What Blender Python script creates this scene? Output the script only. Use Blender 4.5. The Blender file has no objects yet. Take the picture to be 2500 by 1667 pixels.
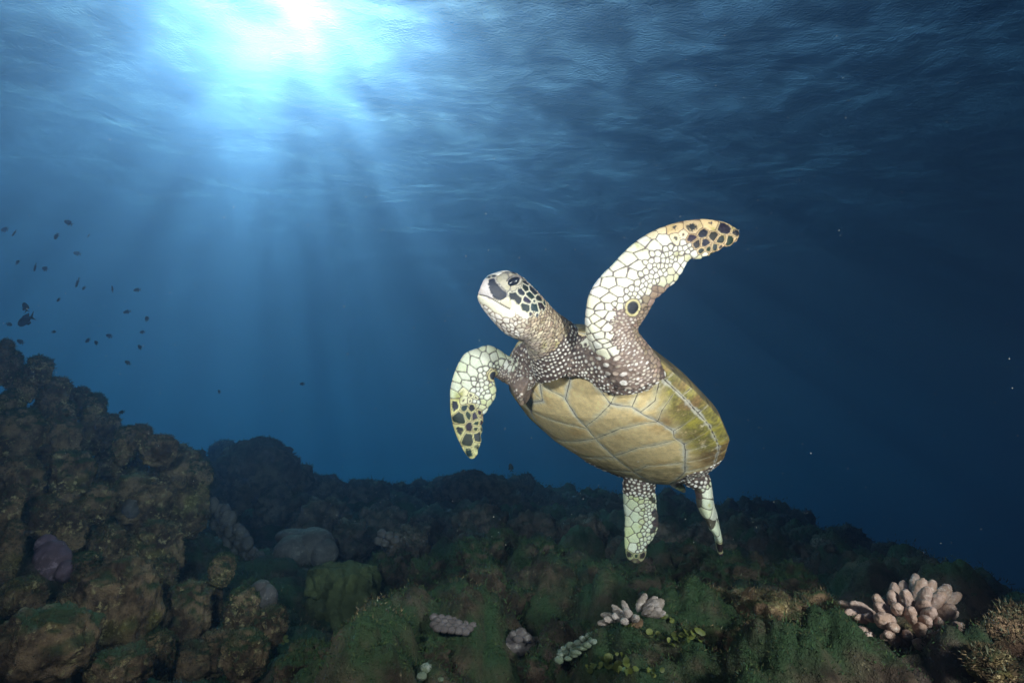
import bpy, bmesh, math, random
import numpy as np
from mathutils import Vector, Matrix
from mathutils.kdtree import KDTree

S = bpy.context.scene
C = S.collection
R = math.radians

# ------------------------------------------------------------------ camera
PITCH = R(16.0)
FPX = 20.0 / 36.0 * 2500.0            # focal length in photograph pixels
cam_d = bpy.data.cameras.new('camera')
cam_d.lens = 20.0; cam_d.sensor_width = 36.0
cam_d.clip_start = 0.02; cam_d.clip_end = 600.0
cam = bpy.data.objects.new('camera', cam_d); C.objects.link(cam)
cam.rotation_euler = (R(90) + PITCH, 0, 0)
S.camera = cam

def at(px, py, d):
    """point seen at pixel (px, py) of the photograph, d metres along the view axis"""
    x = (px - 1250.0) / FPX * d
    u = (833.5 - py) / FPX * d
    return np.array((x, d * math.cos(PITCH) - u * math.sin(PITCH), d * math.sin(PITCH) + u * math.cos(PITCH)))

def project(P):
    P = np.asarray(P, float)
    d = P[..., 1] * math.cos(PITCH) + P[..., 2] * math.sin(PITCH)
    u = -P[..., 1] * math.sin(PITCH) + P[..., 2] * math.cos(PITCH)
    return np.stack([1250 + P[..., 0] / d * FPX, 833.5 - u / d * FPX, d], -1)

# ------------------------------------------------------------------ sky, sun, exposure
sun_dir = Vector(at(685, -20, 1.0)).normalized()       # direction towards the sun
world = bpy.data.worlds.new('World'); S.world = world; world.use_nodes = True
wn = world.node_tree.nodes; wl = world.node_tree.links
bg = wn['Background']
sky = wn.new('ShaderNodeTexSky'); sky.sky_type = 'NISHITA'; sky.sun_disc = False
sky.sun_elevation = math.asin(sun_dir.z); sky.sun_rotation = math.atan2(sun_dir.x, sun_dir.y)
wl.new(sky.outputs[0], bg.inputs[0]); bg.inputs[1].default_value = 0.075

sun_d = bpy.data.lights.new('sun', 'SUN'); sun_d.energy = 5.0; sun_d.angle = R(0.5)
sun_d.color = (1.0, 0.89, 0.79)
sun = bpy.data.objects.new('sun', sun_d); C.objects.link(sun)
sun.rotation_euler = sun_dir.to_track_quat('Z', 'Y').to_euler()

S.view_settings.view_transform = 'Standard'; S.view_settings.look = 'None'
S.view_settings.gamma = 1.0; S.view_settings.use_curve_mapping = False
S.view_settings.exposure = 0.22

# the photographer's two strobes, on arms either side of the camera: the photograph is flash-lit
def strobe(loc, target, watts, cone, blend):
    d = bpy.data.lights.new('strobe', 'SPOT'); d.energy = watts; d.spot_size = R(cone); d.spot_blend = blend
    d.shadow_soft_size = 0.07; d.color = (1.0, 0.81, 0.74)
    o = bpy.data.objects.new('strobe', d); C.objects.link(o); o.location = loc
    o.rotation_euler = (Vector(target) - Vector(loc)).to_track_quat('-Z', 'Y').to_euler()
    return o

S.cycles.use_denoising = True
try: S.cycles.denoiser = 'OPENIMAGEDENOISE'
except Exception: pass
S.cycles.max_bounces = 5; S.cycles.diffuse_bounces = 2; S.cycles.glossy_bounces = 2
S.cycles.transmission_bounces = 3; S.cycles.transparent_max_bounces = 8; S.cycles.volume_bounces = 1
S.cycles.caustics_reflective = False; S.cycles.caustics_refractive = False
S.cycles.sample_clamp_indirect = 4.0

SURF_Z = 4.6
FLOOR_Z = -16.0
STROBE_W = 92.0
HALF = 70.0

# ------------------------------------------------------------------ small node helpers
def new_mat(name):
    m = bpy.data.materials.new(name); m.use_nodes = True
    nt = m.node_tree; nt.nodes.clear()
    return m, nt.nodes, nt.links
def node(nt, kind, **kw):
    n = nt.new(kind)
    for k, v in kw.items(): setattr(n, k, v)
    return n
def tag(o, label=None, cat=None, group=None, kind=None):
    if label: o['label'] = label
    if cat: o['category'] = cat
    if group: o['group'] = group
    if kind: o['kind'] = kind
    return o
def mesh_obj(name, V, F, mat, parent=None, smooth=True):
    me = bpy.data.meshes.new(name)
    V = np.asarray(V, np.float32)
    if isinstance(F, np.ndarray):
        n, k = F.shape
        me.vertices.add(len(V)); me.vertices.foreach_set('co', V.ravel())
        me.loops.add(n * k); me.loops.foreach_set('vertex_index', F.astype(np.int32).ravel())
        me.polygons.add(n)
        me.polygons.foreach_set('loop_start', np.arange(0, n * k, k, dtype=np.int32))
        me.polygons.foreach_set('loop_total', np.full(n, k, np.int32))
        me.update(calc_edges=True); me.validate()
    else:
        me.from_pydata([tuple(v) for v in V], [], F); me.update()
    if smooth: me.polygons.foreach_set('use_smooth', np.ones(len(me.polygons), bool))
    if mat: me.materials.append(mat)
    o = bpy.data.objects.new(name, me); C.objects.link(o)
    if parent: o.parent = parent
    return o
def color_attr(me, name, rgb):
    a = me.color_attributes.new(name, 'FLOAT_COLOR', 'POINT')
    c = np.ones((len(me.vertices), 4), np.float32); c[:, :3] = rgb
    a.data.foreach_set('color', c.ravel())
def empty(name, loc=(0, 0, 0)):
    o = bpy.data.objects.new(name, None); C.objects.link(o); o.location = loc; o.empty_display_size = 0.1
    return o

# ------------------------------------------------------------------ numpy gradient noise
_rng = np.random.RandomState(7)
_perm = np.concatenate([_rng.permutation(256)] * 3)
_grad = _rng.normal(size=(256, 3)); _grad /= np.linalg.norm(_grad, axis=1)[:, None]
def noise3(P):
    P = np.asarray(P, float); i = np.floor(P).astype(int); f = P - i; i &= 255
    u = f * f * f * (f * (f * 6 - 15) + 10)
    def g(a, b, c):
        h = _perm[_perm[_perm[(i[:, 0] + a) & 255] + ((i[:, 1] + b) & 255)] + ((i[:, 2] + c) & 255)]
        return (_grad[h] * (f - (a, b, c))).sum(1)
    x0 = g(0,0,0) * (1-u[:,0]) + g(1,0,0) * u[:,0]; x1 = g(0,1,0) * (1-u[:,0]) + g(1,1,0) * u[:,0]
    x2 = g(0,0,1) * (1-u[:,0]) + g(1,0,1) * u[:,0]; x3 = g(0,1,1) * (1-u[:,0]) + g(1,1,1) * u[:,0]
    return (x0 * (1-u[:,1]) + x1 * u[:,1]) * (1-u[:,2]) + (x2 * (1-u[:,1]) + x3 * u[:,1]) * u[:,2]
def fbm(P, octaves=4, lac=2.0, gain=0.5):
    P = np.asarray(P, float); s = 0; a = 1.0
    for _ in range(octaves):
        s = s + a * noise3(P); P = P * lac + 17.3; a *= gain
    return s
def cellhash(i):
    h = (i[:,0] * 73856093) ^ (i[:,1] * 19349663) ^ (i[:,2] * 83492791)
    h = (h ^ (h >> 13)) * 1274126177 & 0x7fffffff
    return h
def worley(P):
    """distance to the nearest jittered cell point"""
    P = np.asarray(P, float); b = np.floor(P).astype(np.int64); best = np.full(len(P), 9.0)
    for dx in (-1,0,1):
        for dy in (-1,0,1):
            for dz in (-1,0,1):
                c = b + (dx,dy,dz); h = cellhash(c)
                q = c + np.stack([(h & 1023), (h >> 10) & 1023, (h >> 20) & 1023], 1) / 1023.0
                best = np.minimum(best, ((P - q) ** 2).sum(1))
    return np.sqrt(best)

# ------------------------------------------------------------------ the water: volume and surface
m, nt, ln = new_mat('sea_water_volume')
out = node(nt, 'ShaderNodeOutputMaterial')
pv = node(nt, 'ShaderNodeVolumePrincipled')
pv.inputs['Color'].default_value = (0.09, 0.37, 0.92, 1)
pv.inputs['Density'].default_value = 0.054
pv.inputs['Anisotropy'].default_value = 0.83
pv.inputs['Absorption Color'].default_value = (0.25, 0.22, 0.50, 1)
va = node(nt, 'ShaderNodeVolumeAbsorption'); va.inputs['Color'].default_value = (0.0, 0.84, 0.98, 1); va.inputs['Density'].default_value = 0.125
av = node(nt, 'ShaderNodeAddShader'); ln.new(pv.outputs[0], av.inputs[0]); ln.new(va.outputs[0], av.inputs[1])
pf = node(nt, 'ShaderNodeVolumePrincipled')               # warm forward scatter added to whiten the glow round the sun
pf.inputs['Color'].default_value = (1.0, 0.62, 0.46, 1); pf.inputs['Density'].default_value = 0.019; pf.inputs['Anisotropy'].default_value = 0.91
aw = node(nt, 'ShaderNodeAddShader'); ln.new(av.outputs[0], aw.inputs[0]); ln.new(pf.outputs[0], aw.inputs[1])
ln.new(aw.outputs[0], out.inputs['Volume'])
hz = bpy.data.meshes.new('haze'); bm = bmesh.new(); bmesh.ops.create_cube(bm, size=1.0); bm.to_mesh(hz); bm.free()
hz.materials.append(m)
haze = bpy.data.objects.new('haze', hz); C.objects.link(haze)
haze.scale = (2 * HALF + 4, 2 * HALF + 4, (SURF_Z + 0.4) - (FLOOR_Z - 1.0))
haze.location = (0, 0, ((SURF_Z + 0.4) + (FLOOR_Z - 1.0)) / 2)
tag(haze, 'hazy blue sea water filling the whole scene', 'water', kind='stuff')

m, nt, ln = new_mat('water_surface')
out = node(nt, 'ShaderNodeOutputMaterial')
geo = node(nt, 'ShaderNodeNewGeometry')
mp = node(nt, 'ShaderNodeMapping'); mp.inputs['Rotation'].default_value = (0, 0, R(-24)); mp.inputs['Scale'].default_value = (0.75, 1.35, 1)
ln.new(geo.outputs['Position'], mp.inputs['Vector'])
n1 = node(nt, 'ShaderNodeTexNoise'); n1.inputs['Scale'].default_value = 0.9; n1.inputs['Detail'].default_value = 3.0; n1.inputs['Roughness'].default_value = 0.55; n1.inputs['Distortion'].default_value = 0.35
ln.new(mp.outputs[0], n1.inputs['Vector'])
nf = node(nt, 'ShaderNodeTexNoise'); nf.inputs['Scale'].default_value = 48.0; nf.inputs['Detail'].default_value = 2.0; ln.new(geo.outputs['Position'], nf.inputs['Vector'])
bf = node(nt, 'ShaderNodeBump'); bf.inputs['Strength'].default_value = 1.0; bf.inputs['Distance'].default_value = 0.0115; ln.new(nf.outputs[0], bf.inputs['Height'])
bump = node(nt, 'ShaderNodeBump'); bump.inputs['Strength'].default_value = 1.0; bump.inputs['Distance'].default_value = 0.10
ln.new(n1.outputs[0], bump.inputs['Height']); ln.new(bf.outputs[0], bump.inputs['Normal'])
# noise painted into the transparency stands in for waves focusing sunlight into shafts
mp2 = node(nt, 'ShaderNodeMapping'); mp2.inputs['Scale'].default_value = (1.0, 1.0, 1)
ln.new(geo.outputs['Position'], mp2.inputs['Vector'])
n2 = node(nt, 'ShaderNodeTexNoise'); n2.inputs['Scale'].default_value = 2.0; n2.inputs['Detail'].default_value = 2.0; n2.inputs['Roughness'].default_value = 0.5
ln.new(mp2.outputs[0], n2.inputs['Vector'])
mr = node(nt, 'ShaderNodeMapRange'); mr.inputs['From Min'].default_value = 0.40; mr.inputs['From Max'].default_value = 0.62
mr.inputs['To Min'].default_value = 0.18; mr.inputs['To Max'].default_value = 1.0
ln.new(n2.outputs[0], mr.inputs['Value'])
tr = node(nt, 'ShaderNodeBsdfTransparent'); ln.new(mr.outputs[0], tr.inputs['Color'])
rf = node(nt, 'ShaderNodeBsdfRefraction'); rf.inputs['Roughness'].default_value = 0.32; rf.inputs['IOR'].default_value = 1.05
ln.new(bump.outputs[0], rf.inputs['Normal'])
mx1 = node(nt, 'ShaderNodeMixShader'); mx1.inputs[0].default_value = 0.22
ln.new(tr.outputs[0], mx1.inputs[1]); ln.new(rf.outputs[0], mx1.inputs[2])
gl = node(nt, 'ShaderNodeBsdfGlossy'); gl.inputs['Roughness'].default_value = 0.12
ln.new(bump.outputs[0], gl.inputs['Normal'])
fr = node(nt, 'ShaderNodeFresnel'); fr.inputs['IOR'].default_value = 1.333; ln.new(bump.outputs[0], fr.inputs['Normal'])
mx2 = node(nt, 'ShaderNodeMixShader'); ln.new(fr.outputs[0], mx2.inputs[0])
ln.new(mx1.outputs[0], mx2.inputs[1]); ln.new(gl.outputs[0], mx2.inputs[2])
ln.new(mx2.outputs[0], out.inputs['Surface'])
surf = mesh_obj('water_surface', [(-HALF,-HALF,SURF_Z),(HALF,-HALF,SURF_Z),(HALF,HALF,SURF_Z),(-HALF,HALF,SURF_Z)], [(0,1,2,3)], m, smooth=False)
tag(surf, 'rippled blue underside of the sea surface overhead', 'water', kind='structure')
# ================================================================== the turtle
RC = np.array([[1, 0, 0], [0, math.cos(PITCH), -math.sin(PITCH)], [0, math.sin(PITCH), math.cos(PITCH)]])
BODY_R = RC @ np.array([[-0.54222921, 0.74556579, 0.38745212], [-0.57719054, -0.66562034, 0.47307573], [0.61060509, 0.03288178, 0.79125231]])
BODY_C = RC @ np.array([0.287259, 1.62232727, -0.23043223])
SL = 0.72                                              # length of the shell in metres
def body(s, t, h):                                     # shell coordinates (in shell lengths) -> world
    return np.stack([np.asarray(s, float) + 0 * t, np.asarray(t, float) + 0 * s, np.asarray(h, float) + 0 * s], -1) * SL @ BODY_R.T + BODY_C
_S = np.array([.5, .485, .45, .35, .2, .05, -.1, -.25, -.38, -.46, -.49, -.5])
_W = np.array([.0, .11, .20, .315, .39, .415, .40, .335, .23, .12, .06, 0]) * 1.066
def shell_w(s): return np.maximum(np.interp(-s, -_S, _W), 0.0015)
def shell_he(s): return 0.02 + 0.05 * np.clip(s - .2, 0, 1) / .3
def shell_bot(s, v):
    return shell_he(s) - 0.1276 * np.clip(1 - np.abs(2 * s) ** 2.6, 0, 1) ** .6 * (1 - np.clip(np.abs(v), 0, 1) ** 2.6) ** .75
def shell_top(s, v):
    return shell_he(s) + 0.2087 * np.clip(1 - np.abs(2 * s) ** 2.4, 0, 1) ** .7 * (1 - np.clip(np.abs(v), 0, 1) ** 2.2) ** .8
def sm(a, b, x): 
    t = np.clip((x - a) / (b - a), 0, 1); return t * t * (3 - 2 * t)

def catmull(P, n):
    P = np.asarray(P, float); m = len(P)
    Q = np.vstack([2 * P[0] - P[1], P, 2 * P[-1] - P[-2]])
    t = np.linspace(0, m - 1, n); i = np.minimum(t.astype(int), m - 2); f = (t - i)[:, None]
    p0, p1, p2, p3 = Q[i], Q[i + 1], Q[i + 2], Q[i + 3]
    return .5 * (2 * p1 + (p2 - p0) * f + (2 * p0 - 5 * p1 + 4 * p2 - p3) * f ** 2 + (3 * p1 - p0 - 3 * p2 + p3) * f ** 3)

class Loft:
    """a limb: edge A and edge B in photograph pixels with their depths, and half thickness"""
    def __init__(self, st, n=60, m=28, e=1.0, wob=None):
        st = catmull(st, n); self.n, self.m = n, m
        if wob is not None: st = wob(st)
        A = np.array([at(a[0], a[1], a[4]) for a in st]); B = np.array([at(a[2], a[3], a[5]) for a in st])
        self.A, self.B = A, B; self.Cn = (A + B) / 2; self.W = (A - B) / 2
        ax = np.gradient(self.Cn, axis=0); ax /= np.linalg.norm(ax, axis=1)[:, None] + 1e-9
        T = np.cross(ax, self.W); T /= np.linalg.norm(T, axis=1)[:, None] + 1e-9
        view = self.Cn / np.linalg.norm(self.Cn, axis=1)[:, None]
        T = np.where((T * view).sum(1)[:, None] < 0, -T, T); T = T * .6 + view * .4; T /= np.linalg.norm(T, axis=1)[:, None]
        self.T = T * st[:, 6][:, None]; self.ax = ax
        ph = np.arange(m) / m * 2 * np.pi
        c, s = np.cos(ph), np.sin(ph); s = np.sign(s) * np.abs(s) ** e
        self.P = self.Cn[:, None] + self.W[:, None] * c[None, :, None] + self.T[:, None] * s[None, :, None]
    def mesh(self, off):
        n, m = self.n, self.m; V = self.P.reshape(-1, 3); F = []
        for i in range(n - 1):
            for j in range(m):
                F.append((off + i*m + j, off + i*m + (j+1) % m, off + (i+1)*m + (j+1) % m, off + (i+1)*m + j))
        F.append(tuple(off + j for j in range(m))[::-1]); F.append(tuple(off + (n-1)*m + j for j in range(m)))
        return V, F
    def sheet(self, u, v):                             # mid surface, u root..tip, v edge A..edge B
        x = u * (self.n - 1); i = np.minimum(x.astype(int), self.n - 2); f = (x - i)[:, None]
        a = self.A[i] * (1 - f) + self.A[i + 1] * f; b = self.B[i] * (1 - f) + self.B[i + 1] * f
        ax = self.ax[i]; w = b - a; w = w / (np.linalg.norm(w, axis=1)[:, None] + 1e-9)
        return a * (1 - v[:, None]) + b * v[:, None], ax, w
    def skin(self, u, q):                              # outer surface, q turns round
        x = u * (self.n - 1); i = np.clip(np.round(x).astype(int), 0, self.n - 1); j = np.round(q * self.m).astype(int) % self.m
        return self.P[i, j], self.ax[i]

HEAD = Loft([(1450,850,1310,930,1.46,1.47,.062),(1415,806,1300,897,1.43,1.44,.060),(1382,779,1294,868,1.40,1.41,.058),(1350,755,1287,848,1.375,1.38,.056),
    (1325,729,1275,833,1.355,1.36,.056),(1303,704,1256,826,1.34,1.345,.056),(1280,682,1234,815,1.33,1.335,.054),(1254,665,1212,794,1.32,1.325,.050),
    (1230,661,1194,773,1.315,1.32,.044),(1208,667,1180,755,1.31,1.315,.036),(1190,674,1169,736,1.305,1.31,.027),(1182,684,1166,724,1.305,1.31,.018)], 90, 44, .9)
def _scallop(st):
    u = np.linspace(0, 1, len(st)); k = sm(.28, .4, u) * (1 - sm(.9, .97, u))
    d = st[:, 2:4] - st[:, 0:2]; d /= np.linalg.norm(d, axis=1)[:, None] + 1e-9
    saw = np.abs(np.sin(u * 38.0 + np.sin(u * 17))) ** .5 - .6
    st[:, 2:4] += d * (saw * 6.0 * k)[:, None]
    return st
FLIP_L = Loft([(1490,945,1628,915,1.375,1.345,.050),(1464,885,1606,872,1.345,1.34,.048),(1438,838,1572,830,1.32,1.35,.042),(1429,798,1556,803,1.30,1.345,.036),
    (1430,760,1578,768,1.29,1.335,.029),(1438,718,1598,733,1.285,1.325,.024),(1460,682,1630,703,1.285,1.32,.020),(1490,650,1659,676,1.285,1.32,.017),
    (1525,612,1672,648,1.29,1.32,.015),(1564,580,1688,634,1.295,1.32,.0135),(1610,556,1712,630,1.30,1.32,.012),(1662,540,1737,620,1.31,1.325,.011),
    (1715,534,1764,605,1.32,1.33,.0095),(1764,540,1785,598,1.33,1.335,.008),(1791,553,1797,590,1.335,1.34,.0065),(1804,564,1803,580,1.34,1.34,.004)], 120, 28, 1.0, _scallop)
FLIP_R = Loft([(1312,905,1275,990,1.53,1.57,.045),(1290,897,1258,962,1.55,1.58,.042),(1264,884,1243,940,1.57,1.59,.036),(1240,868,1222,928,1.58,1.59,.031),(1215,851,1207,920,1.575,1.585,.028),
    (1190,842,1204,930,1.565,1.58,.026),(1160,851,1210,946,1.56,1.575,.024),(1133,864,1211,960,1.555,1.57,.021),(1112,900,1205,973,1.55,1.565,.018),
    (1099,945,1195,995,1.55,1.56,.016),(1098,980,1183,1010,1.55,1.56,.0145),(1100,1012,1178,1034,1.545,1.555,.013),(1106,1042,1175,1062,1.545,1.55,.011),
    (1117,1072,1172,1086,1.54,1.545,.009),(1131,1101,1166,1110,1.54,1.54,.0065),(1148,1121,1158,1120,1.54,1.54,.004)], 110, 28, 1.0, _scallop)
HIND_R = Loft([(1528,1120,1618,1130,1.76,1.76,.04),(1521,1178,1599,1190,1.79,1.79,.034),(1521,1207,1601,1205,1.80,1.80,.030),(1522,1234,1603,1232,1.81,1.81,.025),(1525,1263,1608,1268,1.82,1.82,.020),
    (1524,1291,1606,1289,1.82,1.82,.016),(1524,1312,1594,1316,1.82,1.82,.014),(1525,1333,1582,1331,1.82,1.82,.012),(1527,1351,1578,1352,1.82,1.82,.010),(1533,1366,1572,1366,1.82,1.82,.008),(1547,1374,1563,1375,1.82,1.82,.005)], 60, 26, 1.0)
HIND_L = Loft([(1650,1150,1716,1120,1.66,1.64,.04),(1672,1180,1722,1150,1.665,1.65,.034),(1692,1190,1734,1168,1.67,1.655,.034),(1698,1206,1738,1190,1.68,1.66,.042),(1700,1224,1740,1207,1.685,1.665,.050),(1709,1247,1743,1230,1.69,1.67,.052),
    (1723,1263,1747,1251,1.695,1.675,.048),(1735,1284,1751,1270,1.70,1.68,.042),(1743,1303,1757,1288,1.70,1.69,.034),(1748,1326,1761,1314,1.70,1.70,.024),(1752,1347,1764,1342,1.70,1.70,.014),(1755,1356,1765,1354,1.70,1.70,.010)], 60, 26, .8)
TAIL = Loft([(1625,1165,1665,1160,1.74,1.74,.022),(1638,1186,1668,1180,1.75,1.75,.016),(1652,1194,1674,1190,1.755,1.755,.011),(1666,1203,1675,1201,1.76,1.76,.004)], 20, 14, 1.0)
LIMBS = [HEAD, FLIP_L, FLIP_R, HIND_R, HIND_L, TAIL]

# skin between shell and limbs: a slab that swells out of the front and rear openings of the shell
SKIN_F = np.array([(0, .365), (.06, .366), (.108, .355), (.13, .335), (.17, .312), (.219, .295), (.25, .278), (.282, .268), (.317, .275), (.345, .30), (.36, .34)])   # |t| -> s
def skin_out(s, t):
    f = s - np.interp(np.abs(t), SKIN_F[:, 0], SKIN_F[:, 1])                       # >0 in the front opening
    r = np.minimum(np.minimum(-.225 - s, s + .44), np.abs(t) - (.06 + .20 * (s + .42) / .22).clip(.05, .4))  # >0 beside the rear of the plastron
    return f, r
def slab():
    n, m = 90, 70
    s = np.linspace(.493, -.47, n)[:, None] + np.zeros((1, m)); v = np.linspace(-.97, .97, m)[None] + np.zeros((n, 1))
    t = v * shell_w(s); f, r = skin_out(s, t)
    off = -.028 + .0345 * sm(-.02, .035, f) + .034 * sm(-.01, .03, r)
    swell = .05 * np.exp(-((s - .37) ** 2 / .006 + (np.abs(t) - .22) ** 2 / .008)) + .035 * np.exp(-((s - .43) ** 2 / .004 + t ** 2 / .02))
    hb = shell_bot(s, v) - off - swell * sm(0, .03, f)
    ht = shell_bot(s, v) * .4 + shell_top(s, v) * .6 - .03
    ht = np.maximum(ht, hb + .012)
    top = body(s, t, ht).reshape(-1, 3); bot = body(s, t, hb).reshape(-1, 3); V = np.vstack([bot, top]); k = n * m; F = []
    for i in range(n - 1):
        for j in range(m - 1):
            a, b, c_, d = i*m + j, i*m + j + 1, (i+1)*m + j + 1, (i+1)*m + j
            F += [(a, b, c_, d), (k + d, k + c_, k + b, k + a)]
    for i in range(n - 1):
        for j in (0, m - 1):
            a, d = i*m + j, (i+1)*m + j; F.append((a, d, k + d, k + a) if j == 0 else (d, a, k + a, k + d))
    for j in range(m - 1):
        for i in (0, n - 1):
            a, b = i*m + j, i*m + j + 1; F.append((b, a, k + a, k + b) if i == 0 else (a, b, k + b, k + a))
    return V, F, (s, t, hb)
VV, FF, off = [], [], 0
for L in LIMBS:
    V, F = L.mesh(off); VV.append(V); FF += F; off += len(V)
V, F, SLAB = slab(); VV.append(V); FF += [tuple(i + off for i in f) for f in F]
tmp = mesh_obj('tmp', np.vstack(VV), FF, None)
bm = bmesh.new(); bm.from_mesh(tmp.data); bmesh.ops.recalc_face_normals(bm, faces=bm.faces); bm.to_mesh(tmp.data); bm.free()
VOX = 0.0021
md = tmp.modifiers.new('r', 'REMESH'); md.mode = 'VOXEL'; md.voxel_size = VOX
md = tmp.modifiers.new('s', 'SMOOTH'); md.iterations = 9; md.factor = .5
dg = bpy.context.evaluated_depsgraph_get(); ev = tmp.evaluated_get(dg); em = ev.to_mesh()
nv = len(em.vertices); P = np.empty(nv * 3, np.float32); em.vertices.foreach_get('co', P); P = P.reshape(-1, 3).astype(float)
N = np.empty(nv * 3, np.float32); em.vertex_normals.foreach_get('vector', N); N = N.reshape(-1, 3).astype(float)
FQ = np.empty(len(em.loops), np.int32); em.loops.foreach_get('vertex_index', FQ)
LT = np.empty(len(em.polygons), np.int32); em.polygons.foreach_get('loop_total', LT)
assert (LT == 4).all(); FQ = FQ.reshape(-1, 4)
from mathutils.bvhtree import BVHTree
BV = BVHTree.FromPolygons([tuple(p) for p in P], [tuple(int(i) for i in q) for q in FQ])
ev.to_mesh_clear(); bpy.data.objects.remove(tmp)

def hit(px, py, back=False, dmin=0.0):
    d = Vector(at(px, py, 1.0)).normalized()
    o = d * 3.0 if back else d * dmin; r = BV.ray_cast(o, -d if back else d)
    return None if r[0] is None else np.array(r[0])

rnd = np.random.RandomState(3)
# ---- scales: position, radius, stretch axis and factor, core / rim / seam colours, widths, spot
SC = dict(p=[], r=[], e=[], k=[], core=[], rim=[], rw=[], seam=[], sw=[], spot=[], gid=[])
BROWN = (.085, .058, .050); UMBER = (.135, .090, .070); CREAM = (.80, .74, .55); WHITE = (.74, .72, .69); INK = (.012, .014, .022)
def add(p, r, core, rim=None, rw=0.0, seam=BROWN, sw=.0009, spot=0.0, e=(0, 0, 1), k=1.0, gid=None):
    SC['p'].append(np.asarray(p, float)); SC['r'].append(r); SC['e'].append(np.asarray(e, float)); SC['k'].append(k); SC['core'].append(core)
    SC['rim'].append(core if rim is None else rim); SC['rw'].append(rw); SC['seam'].append(seam); SC['sw'].append(sw); SC['spot'].append(spot)
    SC['gid'].append(len(SC['gid']) if gid is None else gid)
def add2(L, u, p, *a, **k):                            # the same scale on both faces of a limb
    i = min(int(u * (L.n - 1)), L.n - 1); T = L.T[i] / (np.linalg.norm(L.T[i]) + 1e-9); done = False
    for sg in (1, -1):
        r_ = BV.ray_cast(Vector(p + T * sg * .10), Vector(-T * sg))
        if r_[0] is not None and (Vector(p) - r_[0]).length < .062: add(np.array(r_[0]), *a, **k); done = True
    if not done: add(p, *a, **k)
def jit(c, a=.06):
    c = np.asarray(c, float) * (1 + rnd.uniform(-a, a)) + rnd.uniform(-.012, .012, 3); return tuple(np.clip(c, .004, .95))
def mixc(a, b, f): return tuple(np.asarray(a) * (1 - f) + np.asarray(b) * f)
def darts(sample, rfun, tries, keep=None):
    u, v = rnd.rand(tries), rnd.rand(tries); X = sample(u, v); rr = rfun(u, v)
    order = np.argsort(-rr * (1 + .3 * rnd.rand(tries))); PX = np.empty((0, 3)); PR = np.empty(0); idx = []
    for i in order:
        if len(PX):
            d = np.sqrt(((PX - X[i]) ** 2).sum(1))
            if (d < (PR + rr[i]) * .86).any(): continue
        PX = np.vstack([PX, X[i]]); PR = np.append(PR, rr[i]); idx.append(i)
    return u[idx], v[idx], X[idx], rr[idx]

def flipper(L, tries, pale, tipc, root_u, elbow=None, tip0=.70, flip=False):
    def rf(u, v):
        r = np.where(v < .16, .0125, np.where(v < .36, .0120, np.where(v < .52, .0074, np.where(v < .80, .0052, .0088))))
        r = np.where(u > tip0, np.where(v < .3, .017, np.where(v < .75, .0105, .0080)), r)
        r = np.where(u > tip0 + .16, .0155, r)
        return np.where(u < root_u, np.where(v < .35, .0090, .0044), r)
    u, v, X, r = darts(lambda a, b: L.sheet(a, b)[0], rf, tries)
    _, ax, w = L.sheet(u, v)
    for i in range(len(u)):
        U, Vv = u[i], v[i]; c = jit(mixc(WHITE, pale, rnd.rand() * (.9 if Vv < .18 else .6)))
        if Vv > .78 and rnd.rand() < .6: c = jit(mixc(c, (.45, .44, .10), .45))
        if U > tip0 and (Vv > .12 or U > tip0 + .1 or rnd.rand() < .4):
            add2(L, u[i], X[i], r[i], jit(INK), rim=jit(tipc, .15), rw=.0020 if Vv > .26 else .0050, seam=(.16, .10, .07), sw=.0008, e=ax[i], k=.75)
        elif U > tip0 - .08 and Vv < .75 and rnd.rand() < .6:
            add2(L, u[i], X[i], r[i], jit((.10, .075, .05)), rim=jit(mixc(CREAM, tipc, .4)), rw=r[i] * .55, sw=.0008)
        elif (U < root_u + .12 and Vv > .80):
            add2(L, u[i], X[i], r[i] * .8, jit((.30, .22, .165), .3), seam=(.08, .055, .045), sw=.0014, e=ax[i], k=1.6)
        elif U < root_u and (Vv > .35 or U < .10):
            add2(L, u[i], X[i], r[i], jit(mixc((.74, .69, .66), (.44, .34, .28), rnd.rand()), .15), seam=(.200, .142, .118), sw=.0016, spot=rnd.uniform(.7, 1.05), e=ax[i], k=rnd.uniform(1.2, 2.4))
        else:
            add2(L, u[i], X[i], r[i], c, sw=.0013 if Vv < .4 else .0015, seam=mixc(BROWN, (.11, .08, .09), rnd.rand()), e=w[i], k=.62 if Vv < .36 and U < tip0 else 1.0, rim=mixc(c, pale, .5), rw=.002)
    if elbow:
        for bk in (False, True):
            p = hit(*elbow, back=bk)
            if p is None: continue
            keep = [i for i, z in enumerate(SC['p']) if np.linalg.norm(z - p) > .0150 + .6 * SC['r'][i]]
            for kk in SC: SC[kk] = [SC[kk][i] for i in keep] if kk != 'gid' else list(range(len(keep)))
            if p is not None: add(p, .0160, INK, rim=(.55, .47, .26), rw=.0034, seam=BROWN, sw=.0012)
flipper(FLIP_L, 14000, (.78, .76, .56), (.66, .48, .27), .30, (1545, 750))
flipper(FLIP_R, 11000, (.64, .68, .46), (.58, .54, .26), .24, (1203, 915), tip0=.66)

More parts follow.
